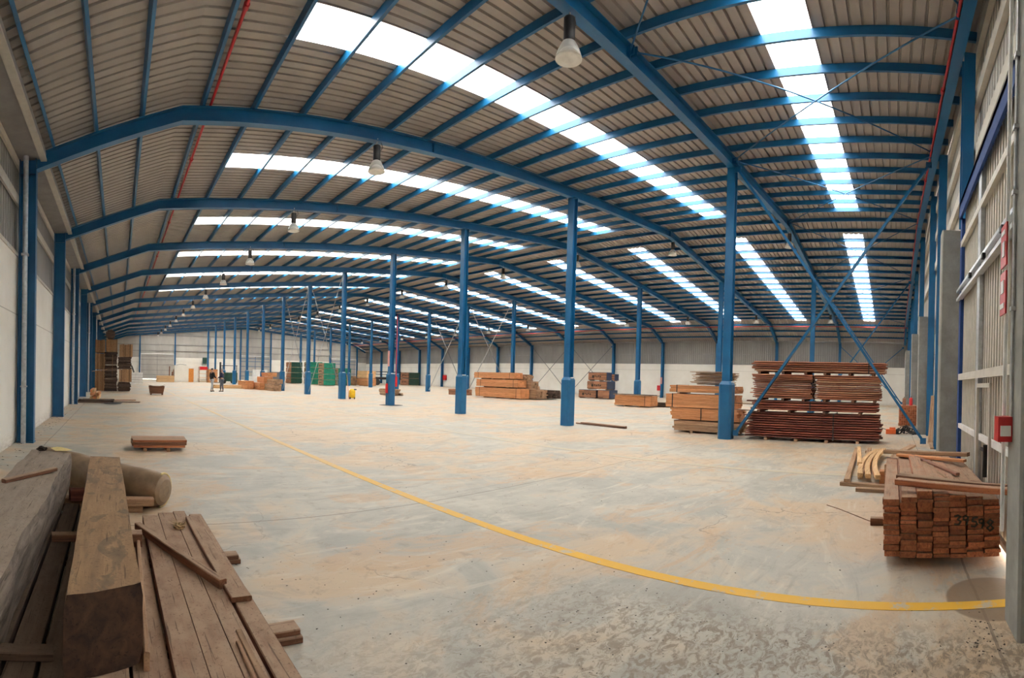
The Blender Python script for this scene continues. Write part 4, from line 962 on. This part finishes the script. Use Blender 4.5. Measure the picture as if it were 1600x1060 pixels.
# ------------------------------------------------------------------ small things on columns and floor
def extinguisher(loc, label, group, h=.5, mat='red'):
    t = empty('fire_extinguisher', loc); tag(t, label, 'fire extinguisher', group)
    MB().lathe([(0, 0), (.07, 0), (.075, .02), (.075, h * .78), (.05, h * .88), (.02, h * .92), (0, h * .92)], n=16).obj('cylinder', M[mat], t)
    MB().box((.0, 0, h * .96), (.03, .03, .05)).box((.04, 0, h), (.11, .02, .02)).obj('valve_handle', M['black'], t)
    MB().path([(.03, 0, h * .95), (.1, 0, h * .8), (.09, 0, h * .4)], .012).obj('hose', M['black'], t); return t
def fbox(loc, size, label, cat, mat='red'):
    t = empty('fire_box', loc); tag(t, label, cat)
    s_ = size; MB().box((0, 0, 0), s_).obj('casing', M[mat], t)
    return t
# call point on the near pillar, conduit and the tall red sign
t = fbox((3.33, -.766, 1.33), (.13, .10, .17), 'red fire alarm call point on the near concrete pillar', 'call point')
MB().box((-.075, 0, -.01), (.02, .07, .07)).obj('push_plate', M['white_paint'], t)
t = tag(MB().tube((3.25, -.80, 1.42), (3.25, -.80, 5.1), .011, 8).obj('conduit', M['galv']), 'thin metal conduit rising from the call point up the near pillar', 'conduit')
c_ = MB()
for z in (2.15, 2.95, 3.4, 3.9): c_.box((3.25, -.80, z), (.05, .04, .03))
split_objs(c_, 'conduit_clip', M['galv'], t)
t = tag(MB().tube((3.42, -.79, .6), (3.42, -.79, 5.1), .016, 8).obj('conduit', M['white_paint']), 'white cable pipe on the gate edge of the near pillar', 'conduit')
def sign(loc, w_, h, label, lines, mat='red', face='y'):
    t = empty('wall_sign', loc); tag(t, label, 'sign'); MB().box((0, 0, 0), (w_, .012, h)).obj('sign_panel', M[mat], t)
    mk = MB()
    for cx_, cz, ww, hh in lines: mk.box((cx_ * w_, .009, cz * h), (ww * w_, .006, hh * h))
    split_objs(mk, 'sign_mark', M['white_paint'], t); return t
sign((3.40, -.765, 2.62), .17, .30, 'upper red fire sign on the near concrete pillar', ((0, .3, .6, .1), (-.1, -.1, .4, .35)))
sign((3.40, -.765, 2.28), .17, .30, 'lower red fire sign on the near concrete pillar', ((0, -.3, .7, .12), (0, .15, .5, .3)))
# stuff at gable columns
bundle('board_pack', 'stack of red-orange board ends in front of the gable pillar', 'timber pack', None, (20.2, -1.02, 0), 1.6, .72, .86, 9, 8, 0, 'redboard', jit=.04, bearers=2)
extinguisher((20.5, -.5, .862), 'dark red fire extinguisher on the stack of board ends, left one', 'extinguishers on the stack of board ends', .34, 'maroon')
extinguisher((20.5, -.78, .862), 'bright red fire extinguisher on the stack of board ends, right one', 'extinguishers on the stack of board ends', .36)
board((14.2, -1.12, .0), (15.4, -1.28, 1.35), .14, .03, 'tan', 'long board leaning on the gable wall beside the concrete pillar', 'board', None, 'board', seg=3)
board((14.6, -1.2, .0), (12.9, -1.15, .0), .25, .04, 'tan', 'flat board on the floor along the gable wall', 'board', None, 'board', seg=3)
heap = MB(); rnd = random.Random(2)
for i in range(26):
    y = rnd.uniform(-.95, .05); x = rnd.uniform(16.7, 17.4); pts = [(x, y, .03)]
    for j in range(5):
        x += rnd.uniform(-.15, .15); y += rnd.uniform(-.16, .16); pts.append((max(16.5, min(17.6, x)), max(-1.0, min(.15, y)), max(.02, .30 * (1 - abs(y + .45) / .8) * rnd.random())))
    heap.path(pts, rnd.uniform(.012, .03), 5)
tag(heap.obj('strap_heap', M['dark']), 'tangled heap of black straps and hoses on the floor by the gable wall', 'strap heap')
t = empty('orange_power_tool', (16.9, .02, 0)); tag(t, 'orange power tool on the floor beside the black strap heap', 'power tool')
MB().box((0, 0, .09), (.22, .34, .16)).box((0, -.05, .2), (.12, .2, .06)).obj('housing', M['orange_tool'], t); MB().path([(0, .15, .14), (0, .3, .2), (-.1, .42, .05), (-.3, .4, .012)], .01).obj('cable', M['black'], t)
# on columns
extinguisher((13.2, S(4) - .0, .62), 'red fire extinguisher on the left face of the fourth centre column', None, .55)
t = fbox((13.66, S(4) - .05, 1.22), (.15, .2, .52), 'tall red hose cabinet on the fourth centre column', 'hose cabinet')
tag(MB().b2((13.14, S(4) - .14, 2.0), (13.25, S(4) - .12, 2.8)).obj('pink_sign', M['pink']), 'faded pink vertical sign on the fourth centre column', 'sign')
t = fbox((43.2, S(4) + .35, .95), (.2, .42, .5), 'red hose box on the long right wall beside a blue column', 'hose box')
tag(MB().b2((42.88, S(4) - .1, 1.35), (42.90, S(4) + .1, 2.0)).obj('pink_sign', M['pink']), 'faded pink sign on the right wall column above the red hose box', 'sign')
t = fbox((43.2, S(10) - .5, 1.3), (.2, .7, .7), 'red hose box on the long right wall near the parked trailer', 'hose box')
# yellow machine
t = empty('floor_machine', (14.0, S(5) - .25, 0)); tag(t, 'small yellow wheeled machine at the foot of the fifth centre column', 'machine')
MB().lathe([(0, .06), (.14, .06), (.2, .14), (.2, .52), (.12, .62), (0, .64)], (.0, 0, 0), 18).obj('body', M['yellow_machine'], t)
MB().box((.12, -.16, .6), (.16, .08, .08)).obj('handle', M['greybox'], t)
for s_ in (-1, 1): MB().tube((s_ * .13, -.02, .07), (s_ * .17, -.02, .07), .07, 12).obj('wheel', M['dark'], t)
board((13.75, S(5) - .28, .0), (13.60, S(5) - .22, 1.5), .10, .03, 'orange', 'orange plank leaning upright on the fifth centre column', 'plank', None, 'plank', seg=2)
for k in (4,):
    mb = MB(); mb.lathe([(0, .003), (.45, .003), (.62, .001)], (13.42, S(k) - .1, 0), 24); tag(mb.obj('oil_stain', M['dark']), 'dark oily patch on the floor round the fourth centre column', 'stain')

# wooden tub
t = empty('wooden_tub', (1.95, 30.5, 0)); tag(t, 'tapered brown wooden tub with pale canvas over its rim', 'tub')
mb = MB(); b = [(.07, 0), (.88, 0), (.88, .6), (.07, .6)]; u_ = [(0, -.05), (.97, -.05), (.97, .65), (0, .65)]
mb.add([(x, y, .08) for x, y in b] + [(x, y, .55) for x, y in u_], [(0, 1, 2, 3), (0, 4, 5, 1), (1, 5, 6, 2), (2, 6, 7, 3), (3, 7, 4, 0)]); mb.obj('tub_body', M['plank'], t)
mb = MB(); mb.box((.12, .05, .04), (.1, .1, .08)).box((.83, .05, .04), (.1, .1, .08)); split_objs(mb, 'skid', M['plank'], t)
mb = MB(); n = 8; vs = []
for i in range(n + 1):
    for j in range(n + 1):
        a, b_ = i / n, j / n; vs.append((-.05 + 1.07 * a, -.1 + .8 * b_, .60 + .10 * math.sin(a * PI) * -1 + random.uniform(-.02, .02) + .03))
mb.add(vs, [(i * (n + 1) + j, (i + 1) * (n + 1) + j, (i + 1) * (n + 1) + j + 1, i * (n + 1) + j + 1) for i in range(n) for j in range(n)], True); mb.obj('canvas_cover', M['paper'], t)

# far end clutter
def boxy(name, loc, size, mat, label, cat, group=None, lines=0, lm='greybox'):
    t = empty(name, loc); tag(t, label, cat, group); MB().b2((0, 0, 0), size).obj('body', M[mat], t)
    if lines:
        mb = MB()
        for i in range(1, lines): mb.b2((-.01, -.012, size[2] * i / lines - .01), (size[0] + .01, .0, size[2] * i / lines + .01))
        mb.obj('seam', M[lm], t)
    return t
boxy('wrapped_pallet', (1.25, 50.2, 0), (1.3, 1.2, 1.22), 'white_wrap', 'white wrapped pallet load standing before the left far gate', 'pallet load', None, 5)
board((1.6, 50.4, 1.22), (1.35, 50.5, 1.9), .2, .1, 'dark', 'dark roll end sticking up behind the white wrapped pallet', 'roll', None, 'dark_roll', seg=2)
boxy('crate', (4.9, 61.6, 0), (2.2, 1.0, .8), 'pine', 'long pale orange crate before the left far gate', 'crate', None, 2, 'tan')
t = boxy('site_cabin', (7.3, 63.3, 0), (3.0, 2.2, 2.15), 'wall', 'cream site cabin with an orange door against the far wall', 'cabin')
MB().b2((1.85, -.03, .0), (2.5, 0, 1.75)).obj('cabin_door', M['orange_door'], t); mb = MB(); mb.path([(.3, .5, 2.17), (.8, .5, 2.32), (1.6, .4, 2.2)], .03); mb.obj('roof_clutter', M['greybox'], t)
for i, (x, z) in enumerate(((6.6, .0), (6.95, .0), (7.1, .0))):
    board((x, 63.0, 0), (x + .05, 63.1, (2.0, 1.3, 1.6)[i]), .12, .08, 'plank', 'brown plank standing upright left of the site cabin, %s of three' % ORD[i + 1], 'plank', 'upright planks by the site cabin', 'plank', seg=2)
rk = empty('storage_rack', (10.4, 62.5, 0)); tag(rk, 'storage rack with pale shelves and a red box on top', 'rack')
mb = MB()
for x in (0, 1.1): mb.b2((x, 0, 0), (x + .06, .06, 2.0)).b2((x, .8, 0), (x + .06, .86, 2.0))
split_objs(mb, 'rack_post', M['tan'], rk)
for z in (.1, .6, 1.1, 1.55): MB().b2((0, 0, z), (1.16, .86, z + .05)).obj('shelf', M['pine'], rk)
boxy('red_box', (10.5, 62.5, 1.62), (.95, .8, .42), 'red', 'dark red box on top of the pale storage rack', 'box')
for i, z in enumerate((0, .75, 1.42)): boxy('pallet_box', (11.6, 62.4, z), (1.2, 1.2, (.72, .65, .30)[i]), 'orange', 'orange pallet box, %s of the column behind the two people' % ('bottom', 'middle', 'top')[i], 'pallet box', 'orange pallet boxes behind the people')
# forklift (dark green) behind the people
t = empty('forklift', (12.4, 57.8, 0)); tag(t, 'dark green forklift parked behind the two people', 'forklift')
MB().b2((0, 0, .3), (1.9, 1.2, 1.35)).obj('chassis', M['dark_green_wrap'], t); MB().b2((.05, .1, 1.35), (.12, .18, 2.2)).b2((1.78, .1, 1.35), (1.85, .18, 2.2)).b2((.05, 1.0, 1.35), (.12, 1.08, 2.2)).b2((1.78, 1.0, 1.35), (1.85, 1.08, 2.2)).b2((0, .05, 2.15), (1.9, 1.15, 2.22)).obj('overhead_guard', M['black'], t)
for x in (.25, 1.6):
    for y in (-.02, 1.1): MB().tube((x, y, .28), (x, y + .15, .28), .28, 14).obj('wheel', M['dark'], t)
MB().b2((-.15, .3, .1), (-.05, .4, 2.6)).b2((-.15, .8, .1), (-.05, .9, 2.6)).b2((-.9, .3, .1), (-.1, .4, .15)).b2((-.9, .8, .1), (-.1, .9, .15)).obj('mast', M['black'], t)
# hoist box above, hung on a column of the end wall
boxy('switch_cabinet', (13.55, 78.2, 2.6), (.9, .35, 1.0), 'dark_green_wrap', 'dark green cabinet on the far end wall above the forklift', 'cabinet')
# white bundles, grey bin, trailer
for i, (x, y, z, s_) in enumerate(((15.0, 53.6, 0, (1.8, 1.5, 1.0)), (15.4, 53.7, 1.02, (1.4, 1.3, .75)))): boxy('wrapped_pallet', (x, y, z), s_, 'white_wrap', 'white wrapped bale behind the far lumber group, %s one' % ('lower', 'upper')[i], 'pallet load', 'white bales behind the far lumber group')
t = empty('waste_bin', (16.7, 51.6, 0)); tag(t, 'dark grey wheeled waste bin behind the far lumber group', 'bin')
mb = MB(); mb.add([(x, y, .45) for x, y in ((.12, 0), (1.1, 0), (1.1, .9), (.12, .9))] + [(x, y, 1.55) for x, y in ((0, -.1), (1.25, -.1), (1.25, 1), (0, 1))], [(0, 1, 2, 3), (0, 4, 5, 1), (1, 5, 6, 2), (2, 6, 7, 3), (3, 7, 4, 0), (4, 7, 6, 5)]); mb.obj('bin_body', M['greybox'], t)
MB().b2((0, -.1, .15), (1.3, 1.0, .45)).obj('undercarriage', M['black'], t)
for x in (.2, 1.05): MB().tube((x, -.12, .16), (x, .02, .16), .16, 12).obj('wheel', M['dark'], t)
t = empty('flatbed_trailer', (33.5, 60.5, 0)); tag(t, 'black flatbed trailer parked by the long right wall', 'trailer')
MB().b2((0, 0, .8), (5.6, 2.2, 1.15)).obj('bed', M['black'], t)
for z in (1.5, 1.85): MB().b2((0, 0, z), (5.6, .06, z + .1)).obj('side_rail', M['black'], t)
mb = MB()
for i in range(6): mb.b2((i * 1.1, 0, 1.15), (i * 1.1 + .07, .07, 1.95))
split_objs(mb, 'stake', M['black'], t)
for x in (.7, 1.7, 4.6): MB().tube((x, -.02, .42), (x, .3, .42), .42, 16).obj('wheel', M['dark'], t)
boxy('roof_bracket_box', (42.4, 75.0, 2.4), (.5, .5, .6), 'greybox', 'small grey box high on the far right corner column', 'box') if False else None
# small stock at left of green stacks
boxy('crate', (21.7, 66.0, 0), (1.6, 1.2, .9), 'pine', 'pale crate left of the dark green stack', 'crate', None, 2, 'tan')
boxy('wrapped_pallet', (21.4, 66.1, .92), (1.3, 1.0, .5), 'white_wrap', 'small white bale on the pale crate left of the green stacks', 'pallet load')

# ------------------------------------------------------------------ people
def skin_obj(name, verts, edges, radii, mat, parent, sub=2):
    me = bpy.data.meshes.new(name); me.from_pydata(verts, edges, []); me.materials.append(mat)
    o = bpy.data.objects.new(name, me); COL.objects.link(o); o.parent = parent
    md = o.modifiers.new('skin', 'SKIN')
    for i, r in enumerate(radii): me.skin_vertices[0].data[i].radius = (r, r) if not isinstance(r, tuple) else r
    me.skin_vertices[0].data[0].use_root = True; md.use_smooth_shade = True
    s_ = o.modifiers.new('subsurf', 'SUBSURF'); s_.levels = sub; s_.render_levels = sub; return o
def person(loc, rz, label, top_m, leg_m, hair_m, stride, armf, long_coat):
    t = empty('person', loc, rz); tag(t, label, 'person', 'two people talking far down the hall')
    H = 1.74; hip, kn, sh = .92, .49, 1.42
    fl_, fr_ = (stride, -stride)
    V = [(0, 0, .98), (0, .0, 1.15), (0, 0, 1.35), (0, 0, 1.46), (0, .01, 1.53), (0, .02, 1.60), (0, .02, 1.68)]; Rr = [(.13, .10), (.125, .095), (.15, .10), (.06, .06), (.052, .055), (.075, .088), (.07, .08)]
    Ed = [(i, i + 1) for i in range(6)]
    for s_, f in ((-1, fl_), (1, fr_)):
        b = len(V); V += [(s_ * .09, 0, .90), (s_ * .10, f * .5 + .03, kn), (s_ * .10, f, .09), (s_ * .11, f + .12, .04)]; Rr += [.085, .058, .042, (.035, .03)]; Ed += [(0, b), (b, b + 1), (b + 1, b + 2), (b + 2, b + 3)]
    for s_ in (-1, 1):
        b = len(V); e = armf[0 if s_ < 0 else 1]; V += [(s_ * .18, 0, 1.39), (s_ * .24, e * .08 - .02, 1.12), (s_ * .20, e * .28, .92 + .12 * e), (s_ * .19, e * .34, .86 + .16 * e)]; Rr += [.055, .042, .03, .022]; Ed += [(2, b), (b, b + 1), (b + 1, b + 2), (b + 2, b + 3)]
        hb = b + 3; hx, hy, hz = V[hb]
        for q_ in range(4): V.append((hx + (q_ - 1.5) * .018, hy + .03 + .02 * e, hz - .08 + .006 * abs(q_ - 1.3))); Rr.append(.007); Ed.append((hb, len(V) - 1))
        V.append((hx - s_ * .035, hy + .04, hz - .03)); Rr.append(.008); Ed.append((hb, len(V) - 1))
    skin_obj('body', V, Ed, Rr, M['skin'], t)
    JV = [(0, 0, .98), (0, 0, 1.15), (0, 0, 1.36), (0, 0, 1.44)]; JR = [(.165, .13), (.16, .125), (.185, .13), (.08, .07)]; JE = [(0, 1), (1, 2), (2, 3)]
    if long_coat: JV.append((0, -.01, .80)); JR.append((.175, .15)); JE.append((0, 4))
    for s_ in (-1, 1):
        b = len(JV); e = armf[0 if s_ < 0 else 1]; JV += [(s_ * .185, 0, 1.39), (s_ * .245, e * .08 - .02, 1.12), (s_ * .205, e * .26, .93 + .11 * e)]; JR += [.072, .06, .045]; JE += [(2, b), (b, b + 1), (b + 1, b + 2)]
    skin_obj('jacket', JV, JE, JR, top_m, t)
    TV = [(0, 0, .95)]; TR = [(.14, .115)]; TE = []
    for s_, f in ((-1, fl_), (1, fr_)):
        b = len(TV); TV += [(s_ * .09, .0, .87), (s_ * .10, f * .5 + .03, kn), (s_ * .10, f, .12)]; TR += [.098, .073, .058]; TE += [(0, b), (b, b + 1), (b + 1, b + 2)]
    skin_obj('trousers', TV, TE, TR, leg_m, t)
    for s_, f in ((-1, fl_), (1, fr_)):
        skin_obj('shoe', [(s_ * .10, f - .05, .055), (s_ * .105, f + .05, .05), (s_ * .11, f + .16, .04)], [(0, 1), (1, 2)], [.05, .05, .04], M['black'], t, 1)
    mb = MB(); n = 14
    vs = [(.088 * math.sin(th) * math.cos(a), -.005 + .1 * math.sin(th) * math.sin(a), 1.655 + .095 * math.cos(th)) for th in [PI * .62 * i / 6 for i in range(7)] for a in [2 * PI * j / n for j in range(n)]]
    vs = [(x, y, z + (.05 if (y > .03 and z < 1.69) else 0)) for x, y, z in vs]
    mb.add(vs, [(i * n + j, (i + 1) * n + j, (i + 1) * n + (j + 1) % n, i * n + (j + 1) % n) for i in range(6) for j in range(n)], True); mb.obj('hair', hair_m, t)
    fc = MB(); fc.tube((0, .088, 1.615), (0, .115, 1.60), .014, 6, .016); fc.obj('nose', M['skin'], t)
    ey = MB(); ey.box((-.03, .092, 1.635), (.022, .01, .009)).box((.03, .092, 1.635), (.022, .01, .009)); split_objs(ey, 'eye', M['black'], t)
    mo = MB(); mo.box((0, .092, 1.575), (.045, .008, .008)); mo.obj('mouth', M['red_pipe'], t)
    for s_ in (-1, 1): MB().box((s_ * .083, .015, 1.625), (.014, .035, .055)).obj('ear', M['skin'], t)
    return t
person((6.95, 35.9, 0), -1.1, 'person in a long black coat and pale trousers, mid-stride', M['coat'], M['jeans_light'], M['hair'], .17, (.2, .8), True)
person((7.75, 36.1, 0), .9, 'person in a dark navy jacket and grey trousers, standing', M['navy_coat'], M['jeans'], M['hair_grey'], .05, (.9, .3), False)

# ------------------------------------------------------------------ litter on the floor
rnd = random.Random(77); mb = MB()
def chip(x, y, s_):
    a = rnd.uniform(0, PI); n = 5; h = s_ * rnd.uniform(.2, .5)
    vs = [(x + s_ * rnd.uniform(.5, 1) * math.cos(2 * PI * i / n + a) * (1.6 if i % 2 else .7), y + s_ * rnd.uniform(.5, 1) * math.sin(2 * PI * i / n + a), .001) for i in range(n)] + [(x, y, h)]
    mb.add(vs, [(i, (i + 1) % n, n) for i in range(n)])
for i in range(420):
    x = rnd.uniform(2.2, 3.6); y = rnd.uniform(-.7, 2.4)
    if rnd.random() < .45: chip(x, y, rnd.uniform(.003, .010))
for i in range(120): chip(rnd.uniform(.95, 3.4), rnd.uniform(1.6, 4.2), rnd.uniform(.003, .011))
for i in range(90): chip(rnd.uniform(3.7, 9), rnd.uniform(-.5, 6), rnd.uniform(.004, .014))
for i in range(60): chip(rnd.uniform(2.9, 3.4), rnd.uniform(-.75, -.5), rnd.uniform(.004, .012))
for i in range(120): chip(rnd.uniform(-2.1, -1.7), rnd.uniform(7, 22), rnd.uniform(.01, .03))
tag(mb.obj('litter', M['bark']), 'dark wood chips and grit scattered over the near floor', 'litter', None, 'stuff')
